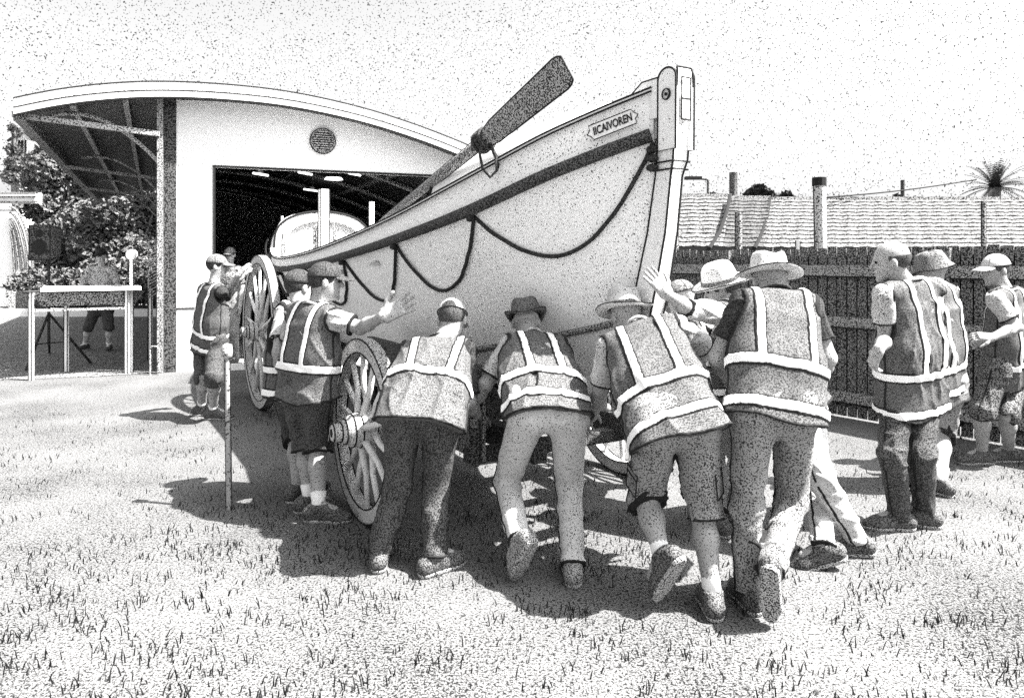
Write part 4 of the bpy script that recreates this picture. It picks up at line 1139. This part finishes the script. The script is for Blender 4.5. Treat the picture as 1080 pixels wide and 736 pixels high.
def tree(label, u, vbase, Y, blobs_px, n, size, seed, mat, grp, name='leafy_tree', cat='tree'):
    base = at(u, vbase, Y); base.z = min(base.z, 0) if vbase > 275 else 0; base = V(at(u, vbase, Y).x, Y, 0)
    t = empty(name, base); tag(t, label, cat, grp)
    bl = [(at(a, b, Y).x, Y + dy, at(a, b, Y).z, rr/F*Y) for a, b, rr, dy in blobs_px]
    vs, fs = leaf_cloud(bl, n, size, seed); link_mesh('crown', vs, fs, mat, t)
    m = MB(); top = Vector((sum(b[0] for b in bl)/len(bl), sum(b[1] for b in bl)/len(bl), max(b[2] for b in bl)*.8))
    m.tube([base, base.lerp(top, .5) + V(.1,0,0), top], [size*1.6, size*1.2, size*.5], 8)
    for b_ in bl[:6]: m.tube([base.lerp(top,.45), Vector(b_[:3])], [size*.8, size*.25], 6)
    m.build('trunk', BARK, t); return t
tree('big leafy tree filling the gap behind the speaker and canopy eave', 75, 330, 29, [(52,180,24,0),(70,168,22,.5),(45,215,24,0),(78,215,30,1),(58,250,26,0),(95,190,30,1),(100,240,36,0),(60,285,28,0),(85,300,24,0),(36,190,12,0),(33,168,9,0),(48,160,10,0),(110,205,30,1),(55,315,24,0),(90,325,24,0),(70,262,30,.5)], 42000, .105, 3, LEAF, 'trees behind the canopy')
tree('leafy tree showing between the standing man and the canopy post', 140, 330, 27.5, [(125,225,34,0),(150,215,30,1),(140,270,34,0),(118,295,22,0),(165,250,28,1),(168,205,22,0),(175,290,26,0),(150,305,20,0),(120,325,24,0),(160,325,24,0),(105,262,30,0)], 36000, .10, 4, LEAF, 'trees behind the canopy')
hg = MB(); 
vs, fs = leaf_cloud([(at(u, 300, 25).x, 25 + .3*math.sin(u), .7, .8) for u in range(35, 190, 14)] + [(at(u, 300, 25).x, 25.2, 1.3, .5) for u in range(95, 190, 12)], 14000, .09, 9)
o = link_mesh('hedge', vs, fs, LEAF, None, at(110,333,25)); tag(o, 'low dark hedge along the back behind the man at the table', 'hedge')
tree('dark bushy tree peeking out just right of the boat stem', 704, 230, 38, [(703,196,11,0),(708,206,9,0),(697,206,11,0),(710,192,6,0)], 2600, .22, 5, LEAFD, 'trees over the roofs')
tree('rounded dark tree top above the valley between the roofs', 800, 230, 42, [(800,204,10,0),(791,209,7,0),(809,208,8,0),(818,211,5,0)], 2600, .2, 6, LEAFD, 'trees over the roofs')
tree('small dark shrub top poking over the ridge beside the tall post', 829, 230, 44, [(829,207,5,0),(834,210,4,0),(824,211,4,0)], 900, .18, 8, LEAFD, 'trees over the roofs')
tree('tiny dark bush top behind the pale roof beside the street lamp', 752, 230, 44, [(752,207,3.5,0)], 260, .16, 12, LEAFD, 'trees over the roofs')
tree('tiny dark bush top behind the long roof ridge beside the slim pole', 945, 230, 44, [(945,208.5,3.2,0),(950,210,2.5,0)], 260, .16, 13, LEAFD, 'trees over the roofs')
# palm
pb_ = at(1049, 198, 36); palm = empty('palm_tree', V(pb_.x, 36, 0)); tag(palm, 'spiky date palm rising above the right end of the long roof', 'palm')
m = MB(); m.tube([V(pb_.x,36,0), pb_], [.35,.28], 10); m.build('trunk', BARK, palm)
m = MB(); r_ = random.Random(5)
for k in range(58):
    a = r_.uniform(0, 6.28); e = r_.uniform(-.3, 1.35); L = r_.uniform(1.25, 1.75); p = pb_.copy(); dirv = Vector((math.cos(a)*math.cos(e), math.sin(a)*math.cos(e), math.sin(e)))
    prev = p; wv = dirv.cross(V(0,0,1)).normalized()
    for j in range(7):
        q = prev + dirv*(L/7); dirv = (dirv + V(0,0,-.10)).normalized()
        for sg in (-1, 1):
            for jj in (0, .5):
                b0 = prev.lerp(q, jj); tipp = b0 + wv*sg*.30*(1-.08*j) + dirv*.16 + V(0,0,-.04)
                m.add([b0 - dirv*.02, b0 + dirv*.035, tipp], [(0,1,2)])
        m.add([prev - V(0,0,.012), prev + V(0,0,.012), q + V(0,0,.01), q - V(0,0,.01)], [(0,1,2,3)])
        prev = q
m.build('crown', LEAFD, palm)

# ================================================================== LEFT BACKGROUND
def far_box(name, lb, cat, u0, u1, v0, v1, Y, dep, mat, grp=None):
    a, b = at(u0, v1, Y), at(u1, v0, Y); m = MB(); m.box(V((a.x+b.x)/2, Y+dep/2, (max(a.z,0)+b.z)/2), b.x-a.x, dep, b.z-max(a.z,0)); return small(name, lb, cat, m, mat, V((a.x+b.x)/2, Y+dep/2, max(a.z,0)), grp)
far_box('low_wall', 'low white concrete wall running along the back behind the man at the table', 'wall', -60, 186, 326.5, 334, 20.5, .3, WHITEP)
far_box('storage_box', 'dark storage box standing on the ground at the far left edge', 'box', 17, 36, 307.5, 328, 22, .6, M('box_dark',.12,.01,.5,20))
far_box('storage_box', 'small pale storage box beside the dark one at the far left edge', 'box', 9, 16, 308, 328, 22, .6, M('box_pale',.55,.04,.3,20))
# white hall with a curved ribbed wall
hall = empty('arched_hall', at(0,325,25)); tag(hall, 'white hall with curved ribbed side at the far left beside the big tree', 'building')
def hp(u, v, Y): return at(u, v, Y)
m = MB(); rows = []
for k in range(15):
    t = k/14; u = 10 + 27*math.sin(t*math.pi/2); v = 226 + 98*(1-math.cos(t*math.pi/2))
    rows.append([hp(u, v, 26), hp(u-95, v, 26), ])
m.loft(rows); m.build('curved_wall', WHITEP, hall)
for o in (0, 7, 14, 21, 28):
    m = MB(); m.tube([hp(10 - o*.0 + (27-o*.75)*math.sin(t*math.pi/2), 218 + o*.9 + (106-o*.9)*(1-math.cos(t*math.pi/2)), 25.9) for t in [k/14 for k in range(15)]], .045, 5); m.build('wall_rib', M('rib_grey',.2,.02,.4,16), hall)
m = MB(); a, b = hp(-60, 214, 27), hp(37, 203, 27); m.box(V((a.x+b.x)/2, 27.2, (a.z+b.z)/2), b.x-a.x, .4, b.z-a.z); m.build('upper_wall', WHITEP, hall)
for v in (204, 207.5, 213): 
    m = MB(); m.bar(hp(-60, v, 26.95), hp(40, v, 26.95), .05, .05); m.build('roof_line', M('rib_grey',.2,.02,.4,16), hall)
# house on the slope
hl = MB(); rows = []
for j in range(9):
    yy = 44 + j*6; rows.append([V(-75 + i*3.3, yy, max(0, 7.4*math.sin(min(1, j/4)*math.pi/2) * (1 if i < 11 else max(0, 1-(i-11)/4)))) for i in range(16)])
hlo = hl.loft(rows).build('hill', M('hill_pale',.5,.06,.15,5), None, None, True); tag(hlo, kind='structure')
hh = empty('hillside_house', at(25,185,62)); tag(hh, 'small pale gabled house high on the slope at the far left edge', 'house')
a, b = at(12, 178, 62), at(27, 147, 62); m = MB(); m.box(V((a.x+b.x)/2, 64, (a.z+b.z)/2 - 1), b.x-a.x, 4, b.z-a.z+2); hw_ = m.build('wall', M('far_wall',.75,.1,.08,8), hh)
m = MB(); ra = [at(8,149,61.5), at(24,138,61.5), at(35,147,61.5)]; m.add(ra + [p+V(0,5,0) for p in ra], [(0,1,4,3),(1,2,5,4),(0,1,2),(5,4,3)]); m.build('roof', M('far_roof',.55,.05,.25,8), hh)
m = MB()
for u in (20, 23.5, 27): m.bar(at(u,178,61.8), at(u,148,61.8), .12, .1)
m.tube([at(8,149,61.4), at(24,138,61.4), at(35,147,61.4)], .12, 5); m.build('trim', INK, hh)
m = MB(); m.bar(at(20.5,172,61.85), at(20.5,150,61.85), 1.4*.2, .1); m.build('window', INK, hh)
tree('dark scrubby tree leaning against the small hillside house', 15, 200, 57, [(14,158,7,0),(16,172,9,0),(12,186,9,0),(20,190,9,0),(18,140,5,0),(13,135,4,0)], 2200, .22, 21, LEAF, 'trees behind the canopy')

# ---- speaker on tripod
sc_ = at(46, 256, 10.7); spk = empty('tripod_stand', gd(52, 385)); spk.location.z = 0; tag(spk, 'black tripod stand holding up the loudspeaker behind the white bench', 'stand')
m = MB(); px = gd(51.5, 381); jn = at(51.5, 333, 10.7); m.tube([V(jn.x,jn.y,.35), V(jn.x,jn.y,1.62)], .02, 8); m.build('pole', BLACKP, spk)
for fx, fy in ((27,391),(52,372),(96,383)):
    m = MB(); e_ = gd(fx, fy, .01); m.tube([V(jn.x,jn.y,.82), e_], .018, 6); m.build('leg', BLACKP, spk)
    m = MB(); mid = V(jn.x,jn.y,.82).lerp(e_,.55); m.tube([V(jn.x,jn.y,.38), mid], .010, 5); m.build('brace', BLACKP, spk)
ls_ = empty('loudspeaker', V(jn.x, jn.y, 1.6)); tag(ls_, 'black box loudspeaker on top of the tripod stand', 'speaker')
c = V(at(46.5,256,10.6).x, 10.65, at(46,256,10.65).z); m = MB(); hx_, hz_ = .155, .255
fr = [c + V(-hx_,-.15,-hz_), c + V(hx_,-.15,-hz_+.01), c + V(hx_*.97,-.15,hz_), c + V(-hx_*.97,-.15,hz_)]; bk = [c + (p-c)*.8 + V(0,.27,0) for p in fr]
m.add(fr + bk, [(0,1,2,3),(7,6,5,4),(0,4,5,1),(1,5,6,2),(2,6,7,3),(3,7,4,0)]); cab = m.build('cabinet', M('cabinet',.10,.01,.5,34), ls_)
m = MB(); m.tube([p + V(0,-.002,0) for p in fr + [fr[0]]], .010, 5); m.build('cabinet_edge', INK, cab)
m = MB(); m.lathe(c + V(0,-.152,-.07), [(.0,.0),(.06,-.0),(.10,.012),(.115,.004)], (V(1,0,0),V(0,0,1),V(0,-1,0)), 24); m.build('woofer', INK, ls_)
m = MB(); m.lathe(c + V(0,-.152,.13), [(.0,.0),(.05,.01),(.06,.0)], (V(1,0,0),V(0,0,1),V(0,-1,0)), 20); m.build('tweeter', INK, ls_)
# ---- white bench / trestle
tb = empty('white_trestle', gd(85, 400)); tb.location.z = 0; tag(tb, 'white framed trestle bench with a shallow tray standing at the edge of the lawn', 'bench')
p0, p1 = gd(33, 401), gd(134, 394)
def tp(s, z, o=0): q = p0 + (p1-p0)*s; return V(q.x, q.y + o, z)
zt_ = 1.21
m = MB(); m.box((tp(-.06,zt_)+tp(1.0,zt_))/2 + V(0,.35,0), (tp(1,0)-tp(-.06,0)).length, .8, .05, ((p1-p0).normalized(), (p1-p0).normalized().cross(V(0,0,-1)), V(0,0,1))); tt_ = m.build('table_top', WHITEP, tb)
m = MB()
for z in (zt_-.028, zt_+.026): m.tube([tp(-.06,z,-.055), tp(1.0,z,-.055)], .008, 5)
m.tube([tp(-.06,zt_-.028,-.055), tp(-.06,zt_+.026,-.055)], .008, 5); m.build('top_edge', INK, tt_)
m = MB(); a_, b_, c_, d_ = tp(0,zt_-.05,.04), tp(.98,zt_-.05,.04), tp(.94,.98,.12), tp(.04,.98,.12); q_ = V(0,.5,0)
m.add([a_,b_,c_,d_,a_+q_,b_+q_,c_+V(0,.3,0),d_+V(0,.3,0)], [(0,1,2,3),(4,7,6,5),(0,4,5,1),(1,5,6,2),(2,6,7,3),(3,7,4,0)]); m.build('tray', M('tray_grey',.42,.03,.5,34), tb)
for s, o in ((.0,0),(1.0,0),(.02,.72),(.98,.72)):
    m = MB(); m.bar(tp(s,0,o), tp(s,zt_-.03,o), .045, .045); lg = m.build('leg', WHITEP, tb)
    m = MB(); 
    for sg in (-1,1): m.tube([tp(s,0,o)+V(sg*.024,-.024,0), tp(s,zt_-.03,o)+V(sg*.024,-.024,0)], .007, 4)
    m.build('leg_edge', INK, lg)
m = MB(); m.bar(tp(.02,.93), tp(.98,.93), .03, .03); m.build('lower_rail', STEELG, tb)
# ---- ball topped post
bp = gd(133, 394); bp.y += .15; m = MB(); o = empty('ball_post', bp); tag(o, 'slim white pole topped by a round white ball at the end of the trestle bench', 'post')
m.tube([bp, bp + V(0,0,1.62)], .028, 10); m.build('pole', WHITEP, o)
c = bp + V(0,0,1.69); m = MB(); m.lathe(c, [(math.sin(a)*.078, -math.cos(a)*.078) for a in [math.pi*k/12 for k in range(13)]], (V(1,0,0),V(0,1,0),V(0,0,1)), 24); m.build('ball', WHITEP, o, None, True)
m = MB()
for sg in (-1,1): m.tube([bp+V(sg*.03,-.01,0), bp+V(sg*.03,-.01,1.62)], .007, 4)
m.build('pole_edge', INK, o)
# thin bunting pole and a white signal hoop under the canopy
m = MB(); a = gd(156,380); m.tube([a, a + V(.02,0,1.05), a+V(.05,0,1.12)], .018, 6); o = small('garden_stake', 'thin dark rod leaning upright under the canopy before the posts', 'rod', m, BLACKP, a)

# ================================================================== PEOPLE
AWAY = V(0, 1, 0)
PSH = 'volunteers pushing at the bow of the boat'
STD = 'onlookers and helpers around the boat'
TRS = 'trousers'
specs = []
# white cap, back to us, at the left front wheel
specs.append(('man in white cap and dark trousers bending at the front wagon wheel, back turned', dict(seed=1, hk=0.55,
    head=(477,337,4.22), face=(.12,.82,-.45), hup=(0,.5,.85), sh=[(430,373,4.06),(491,370,4.12)], hip=[(426,430,3.75),(466,434,3.75)],
    knee=[(420,512),(460,516)], ank=[(400,578,.10),(458,584,.10)], foot=[(-.1,.9,0),(.65,.6,0)], wr=[(440,410,4.45),(505,440,4.25)], el=[(412,405),(494,424)],
    hand=[None,((.2,.8,-.3),(0,-.2,-1),1,.5)], front=(0,1,-.3), lower=(TRS,TRD), shirt=SHIRTD, hem=-.10, bands=(.155,), tapex=.105, hat=('cap',HATW,'front','gap'), hair=HAIR, sleeve=.85, splay=1.2), PSH))
# grey round hat, light trousers
specs.append(('man in dark round hat and pale trousers pushing low in the middle, one heel raised', dict(seed=2, hk=0.45,
    head=(555,340,4.34), face=(.1,.9,-.35), hup=(0,.35,.93), sh=[(538,364,4.12),(588,367,4.16)], hip=[(556,432,3.72),(598,434,3.75)],
    knee=[(534,508),(600,512)], ank=[(547,567,.23),(604,592,.10)], foot=[(-.32,.45,-.85),(.02,1,0)], wr=[(492,436,4.2),(640,430,4.3)], el=[(512,405),(612,420)],
    hand=[((-.3,.7,-.3),(.3,.1,-.9),-1,.8),None], front=(0,1,-.3), lower=(TRS,TRL), shirt=SHIRT, hem=-.05, bands=(.155,.0), tapex=.085, hat=('brim',HATM,.125,.105,False), hatup=(-.1,.45,.9), shoe=SHOEL, sleeve=.8), PSH))
# straw hat, cargo shorts
specs.append(('man in pale brimmed hat, cargo shorts and white socks, straining forward, one heel lifted', dict(seed=3, curl=.012, hk=0.5,
    head=(660,333,3.92), face=(-.35,.85,-.35), hup=(-.1,.3,.95), sh=[(642,366,3.72),(712,345,3.72)], hip=[(690,448,3.30),(732,444,3.32)],
    knee=[(682,528),(741,538)], ank=[(698,585,.26),(751,624,.10)], foot=[(-.3,.45,-.85),(.05,1,0)], wr=[(625,438,3.95),(728,395,3.95)], el=[(634,410),(744,366)],
    hand=[((-.2,.6,-.5),(.3,.1,-.9),-1,.7),None], front=(-.2,1,-.3), lower=('shorts',TRM,.12), shirt=SHIRT, hem=-.09, bands=(.155,-.035), tapex=.10, tilt=-.1, hat=('brim',HATW,.150,.115,True), hatup=(-.05,.30,.95), sock=.24, sleeve=.9), PSH))
# the big man in the middle, wide hat
specs.append(('tall man in wide brimmed hat and dark short sleeves, back squarely to us', dict(seed=4, curl=-.012,
    head=(812,296,3.62), face=(-.05,.9,-.35), hup=(0,.3,.95), sh=[(784,320,3.46),(853,324,3.50)], hip=[(795,432,3.28),(838,432,3.30)],
    knee=[(787,530),(834,530)], ank=[(790,618,.10),(813,600,.25)], foot=[(-.1,1,0),(.12,.3,-.93)], wr=[(768,400,3.66),(862,402,3.66)], el=[(756,378),(873,378)],
    hand=[((.2,.7,-.2),(1,0,0),1,.6),((-.2,.7,-.2),(-1,0,0),-1,.6)], front=(0,1,0), lower=(TRS,TRM), shirt=SHIRTD, hem=-.05, bands=(.19,.0), tapex=.125, hat=('brim',HATW,.158,.105,False), hatup=(.03,.22,.97), sleeve=.66, wid=1.02), PSH))
# reaching man with hat
specs.append(('man in banded straw hat stretching one arm out to the boat stem', dict(seed=5, vox=.0065, curl=.01,
    head=(762,304,4.25), face=(-.85,.35,-.3), hup=(-.25,0,.95), sh=[(757,330,4.12),(792,330,4.42)], hip=[(834,428,3.98),(848,425,4.2)],
    knee=[(866,505),(862,510)], ank=[(902,566,.10),(868,575,.12)], foot=[(-.9,.3,-.1),(-.9,.2,-.35)], wr=[(704,311,3.78),(715,350,4.3)], el=[(726,326),(745,352)],
    hand=[((-.62,.1,.78),(-.4,.9,.1),-1,.12,.22),((-.7,.1,.7),(-.5,.8,0),1,.2)], front=(-1,.2,-.4), lower=(TRS,TRL), shirt=SHIRT, hem=-.05, bands=(.16,), tapex=.1, hat=('brim',HATW,.150,.115,True), hatup=(-.32,-.15,.93), sleeve=1.15, hair=HAIRD), PSH))
# small cap man behind
specs.append(('man in grey cap half hidden between the two hatted pushers, head low beside the stem', dict(seed=6, vox=.009,
    head=(718,315,4.72), face=(-.6,.7,-.3), hup=(-.2,.2,.95), sh=[(722,338,4.52),(752,340,4.66)], hip=[(748,418,4.35),(768,418,4.40)],
    knee=[(754,482),(766,484)], ank=[(757,545,.10),(770,543,.10)], foot=[(-.4,.9,0),(-.4,.9,0)], wr=[(700,345,4.9),(712,350,5.0)], el=[(715,360),(735,362)],
    hand=[None,None], front=(-.5,.8,-.3), lower=(TRS,TRM), shirt=SHIRT, hem=-.08, bands=(.16,-.02), hat=('cap',CAPM), sleeve=.8), PSH))
# bald man
specs.append(('bald man in dark trousers standing at the right with hands low, looking towards the boat', dict(seed=7,
    head=(940,276,4.22), face=(-.9,.35,-.12), hup=(-.06,0,1), sh=[(932,310,4.16),(985,305,4.40)], hip=[(946,408,4.28),(974,406,4.36)],
    knee=[(941,480),(972,478)], ank=[(948,541,.10),(975,538,.10)], foot=[(-.95,.1,0),(-.8,.3,0)], wr=[(927,368,4.02),(955,378,4.5)], el=[(934,358),(978,350)],
    hand=[((-.25,.3,-.9),(.9,.2,-.2),-1,1.0),None], front=(-.6,.8,0), lower=(TRS,TRD), shirt=SHIRT, hem=-.14, bands=(.09,-.125), tapex=.09, hair=HAIR, bald=True, sleeve=.62, bulk=.015), STD))
# bucket hat man
specs.append(('man in creased bucket hat and shorts standing right behind the bald man', dict(seed=8, vox=.009,
    head=(984,284,4.98), face=(-.75,.6,-.25), hup=(-.15,.1,1), sh=[(972,312,4.85),(1001,310,5.08)], hip=[(984,408,5.0),(1000,406,5.05)],
    knee=[(985,455),(994,456)], ank=[(986,503,.10),(992,506,.10)], foot=[(-.5,.8,0),(-.4,.8,0)], wr=[(975,372,4.95),(1005,376,4.88)], el=[(965,350),(1008,350)],
    hand=[None,((-.3,0,-.9),(0,1,0),1,.6)], front=(-.6,.8,0), lower=('shorts',TRM,.15), shirt=SHIRT, hem=-.08, bands=(.15,-.0), hat=('bucket',CAPM,.118,.085), sock=.10, sleeve=.75), STD))
# cap man at the right edge
specs.append(('man in pale cap and dark shorts by the fence, facing left with both hands together', dict(seed=9, vox=.0065,
    head=(1050,285,5.5), face=(-1,-.1,-.12), hup=(-.05,0,1), sh=[(1050,316,5.36),(1074,312,5.72)], hip=[(1050,392,5.55),(1068,390,5.75)],
    knee=[(1036,432),(1062,436)], ank=[(1036,476,.10),(1064,474,.10)], foot=[(-.98,-.05,0),(-.95,.1,0)], wr=[(1046,356,5.22),(1040,358,5.5)], el=[(1072,345),(1050,348)],
    hand=[((-.95,.1,.1),(.1,.6,-.8),1,.7),((-.9,-.25,.1),(.1,-.6,-.6),-1,.7)], front=(-1,-.15,0), lower=('shorts',M('shorts_dark',.17,.015,.5,60),.1), shirt=SHIRT, hem=-.08, bands=(.08,), tapex=.1, hat=('cap',HATW), hair=HAIR, sleeve=.7), STD))
# cap man with arm stretched out
specs.append(('man in dark cap and long shorts holding one open hand out towards the hull', dict(seed=10, vox=.006,
    head=(343,297,4.50), face=(.93,.3,-.05), hup=(.02,0,1), sh=[(311,330,4.62),(352,336,4.36)], hip=[(314,408,4.50),(336,410,4.42)],
    knee=[(322,468),(335,470)], ank=[(326,524,.10),(336,533,.10)], foot=[(.9,.25,0),(.95,-.05,0)], wr=[(404,333,4.28),(318,400,4.9)], el=[(380,345),(305,372)],
    hand=[((.75,.1,.55),(-.2,-.9,.3),1,.15,.5),None], front=(.75,.65,0), lower=('shorts',TRD,.14), shirt=SHIRT, hem=-.06, bands=(.13,), tapex=.1, hat=('cap',CAPD), hair=HAIRD, sock=.08, sleeve=.72), STD))
specs[-1][1]['wr'] = [(318,395,4.85),(404,334,4.15)]; specs[-1][1]['el'] = [(303,368),(380,346)]; specs[-1][1]['hand'] = [None,((.80,.05,.42),(-.15,-.95,.2),-1,.15,.42,1.25)]
# dark beanie behind him
specs.append(('man in dark beanie standing close behind the pointing man, mostly hidden', dict(seed=11, vox=.009,
    head=(315,303,4.95), face=(.6,.8,-.1), sh=[(300,330,4.80),(330,332,4.95)], hip=[(305,408,4.85),(322,408,4.85)],
    knee=[(312,460),(322,462)], ank=[(314,512,.10),(324,508,.10)], foot=[(.5,.8,0),(.5,.8,0)], wr=[(300,405,4.75),(340,395,5.1)], el=[(294,372),(336,370)],
    hand=[None,None], front=(.5,.85,0), lower=('shorts',TRD,.16), shirt=SHIRT, hem=-.06, bands=(.13,-.02), tapex=.1, hair=HAIRD, hat=('cap',CAPD), sleeve=.7), STD))
# man at the large rear wheel
specs.append(('man in grey cap and dark shorts steadying the large rear wheel with raised hands', dict(seed=12, vox=.010,
    head=(229,281,7.25), face=(.97,.2,-.05), sh=[(216,306,7.36),(233,308,7.10)], hip=[(214,360,7.38),(228,362,7.22)],
    knee=[(214,396),(226,398)], ank=[(213,428,.10),(225,432,.10)], foot=[(.9,.2,0),(.95,0,0)], wr=[(253,295,7.55),(251,291,7.2)], el=[(240,312),(238,312)],
    hand=[((.6,.1,.75),(.6,.6,-.2),1,.3),((.6,.1,.75),(.6,.6,-.2),1,.3)], front=(.9,.4,0), lower=('shorts',TRD,.16), shirt=SHIRTD, hem=-.08, bands=(.10,-.04), tapex=.1, hat=('cap',CAPM), hair=HAIRD, sock=.06, sleeve=.95, skin=SKINF), STD))
# man in the doorway
specs.append(('man in cap and sunglasses standing in the shed doorway behind the rear wheel', dict(seed=13, vox=.013,
    head=(242.5,269,11.2), face=(0,-1,-.05), sh=[(234,284,11.2),(251,284,11.2)], hip=[(238,324,11.2),(247,324,11.2)],
    knee=[(238,350),(247,350)], ank=[(238,377,.10),(248,377,.10)], foot=[(-.1,-1,0),(.1,-1,0)], wr=[(233,322,11.1),(253,322,11.1)], el=[(230,304),(256,304)],
    hand=[((0,0,-1),(1,0,0),1,.4),((0,0,-1),(-1,0,0),-1,.4)], front=(0,-1,0), lower=(TRS,TRM), shirt=M('shirt_grey',.3,.03,.4,34), vest=False, hat=('cap',CAPM), hair=HAIRD, sleeve=.8, skin=SKINF), STD))  # even grey shirt for the doorway man
# man at the table under the canopy
specs.append(('man in dark cap and shorts standing under the canopy behind the trestle bench', dict(seed=14, vox=.014, 
    head=(106.5,269,12.8), face=(.05,-1,-.15), sh=[(95,285,12.8),(119,285,12.8)], hip=[(100,326,12.9),(113,326,12.9)],
    knee=[(93,346),(115,346)], ank=[(90,363,.10),(115,364,.10)], foot=[(-.2,-1,0),(.3,-1,0)], wr=[(88,310,12.55),(122,314,12.6)], el=[(86,302),(125,302)],
    hand=[((.3,-.8,-.4),(0,-.3,-1),1,.4),((0,-.3,-1),(-1,0,0),-1,.4)], front=(0,-1,0), lower=('shorts',TRD,.05), shirt=M('shirt_lightened_for_shade',.75,.05,.3,34), vest=False, hat=('cap',CAPD), hair=HAIRD, sleeve=.8, skin=M('skin_lightened_for_shade', .62, .1, .1, 30), sock=.06), STD))  # shirt and skin coloured lighter to offset the canopy's shade
for lb, s, g in specs: person(lb, s, g)

lab8 = next(l for l in JT if 'cargo shorts' in l); hips_, knee_, *_r, Lx8, fw8 = JT[lab8]; r8 = next(o for o in PEOPLE if o['label'] == lab8)
sho8 = next(c for c in r8.children if c.name.startswith('shorts'))
for i_, sg, rad_ in ((0,-1,.078),(1,1,.080)):
    ax8 = (knee_[i_]-hips_[i_]).normalized(); o8 = Lx8*sg; o8 = (o8 - ax8*o8.dot(ax8)).normalized(); o8 = (o8*.75 - fw8*.66); o8 = (o8 - ax8*o8.dot(ax8)).normalized(); t8 = ax8.cross(o8)
    c8 = hips_[i_].lerp(knee_[i_], .68) + o8*rad_; m = MB(); m.box(c8, .10, .12, .022, (t8, ax8, o8)); pk = m.build('cargo_pocket', TRM, sho8)
    q8 = [c8 + o8*.012 + t8*(a*.05) + ax8*(b*.06) for a, b in ((-1,-1),(1,-1),(1,1),(-1,1),(-1,-1))]; m = MB(); m.tube(q8, .0035, 5); m.tube([c8 + o8*.012 + t8*-.05 - ax8*.03, c8 + o8*.013 + t8*.05 - ax8*.03], .0035, 5); m.build('pocket_stitching', INK, pk)
# glasses on the doorway man and the trestle man; cargo pocket on the shorts; pens stay out
def find_root(txt): return next(o for o in PEOPLE if txt in o['label'])
for txt, hp_, f_ in (('doorway', at(242.5,269,11.2), V(0,-1,-.05)), ('trestle', at(106.5,269,12.8), V(.05,-1,-.15))):
    r0 = find_root(txt); x_ = f_.cross(V(0,0,1)).normalized(); m = MB()
    for s_ in (-1,1): m.box(hp_ + f_*.10 + x_*s_*.034 + V(0,0,.008), .052, .012, .034)
    m.tube([hp_ + f_*.102 - x_*.03 + V(0,0,.016), hp_ + f_*.102 + x_*.03 + V(0,0,.016)], .006, 4)
    m.build('sunglasses', INK, r0)

# ================================================================== LIGHT, SKY, CAMERA
sx, sy = .97, -.24; n_ = math.hypot(sx, sy); EL = math.radians(57)
sd_ = V(sx/n_*math.cos(EL), sy/n_*math.cos(EL), math.sin(EL))
sun = bpy.data.lights.new('sun', 'SUN'); sun.energy = 4.4; sun.angle = math.radians(.55); sun.color = (1, .985, .965)
so = bpy.data.objects.new('sun', sun); COL.objects.link(so); so.rotation_euler = (-sd_).to_track_quat('-Z', 'Y').to_euler(); so.location = (0, 0, 30)
w = bpy.data.worlds.new('World'); SC.world = w; w.use_nodes = True; nt = w.node_tree
bg = nt.nodes['Background']; sky = node(nt, 'ShaderNodeTexSky', sky_type='NISHITA'); sky.sun_disc = False
sky.sun_elevation = EL; sky.sun_rotation = math.atan2(sd_.x, sd_.y); sky.dust_density = 5.0; sky.air_density = 1.0
bwn = node(nt, 'ShaderNodeRGBToBW'); nt.links.new(sky.outputs[0], bwn.inputs[0])
tc = node(nt, 'ShaderNodeTexCoord')
f1 = stipple_nodes(nt, tc.outputs['Generated'], .026, 440, .2, soft=.03)
f2 = stipple_nodes(nt, tc.outputs['Generated'], .026, 600, .2, soft=.03)
ff = mathn(nt, 'MULTIPLY', f1, f2)
mx = node(nt, 'ShaderNodeMix', data_type='FLOAT'); nt.links.new(ff, mx.inputs[0]); mx.inputs[2].default_value = .12; mx.inputs[3].default_value = 1.0
val = mathn(nt, 'MULTIPLY', bwn.outputs[0], mx.outputs[0])
nt.links.new(val, bg.inputs[0]); bg.inputs[1].default_value = .085
cam = bpy.data.cameras.new('camera'); co = bpy.data.objects.new('camera', cam); COL.objects.link(co); SC.camera = co
co.location = (0, 0, H); co.rotation_euler = (math.radians(90), 0, 0)
cam.sensor_width = 36; cam.lens = F/1080*36; cam.shift_y = -93/1080; cam.clip_end = 2000; cam.clip_start = .05
SC.view_settings.view_transform = 'Standard'; SC.view_settings.look = 'None'; SC.view_settings.gamma = 1; SC.view_settings.exposure = 2.4
SC.cycles.max_bounces = 8; SC.cycles.diffuse_bounces = 6; SC.cycles.use_denoising = False
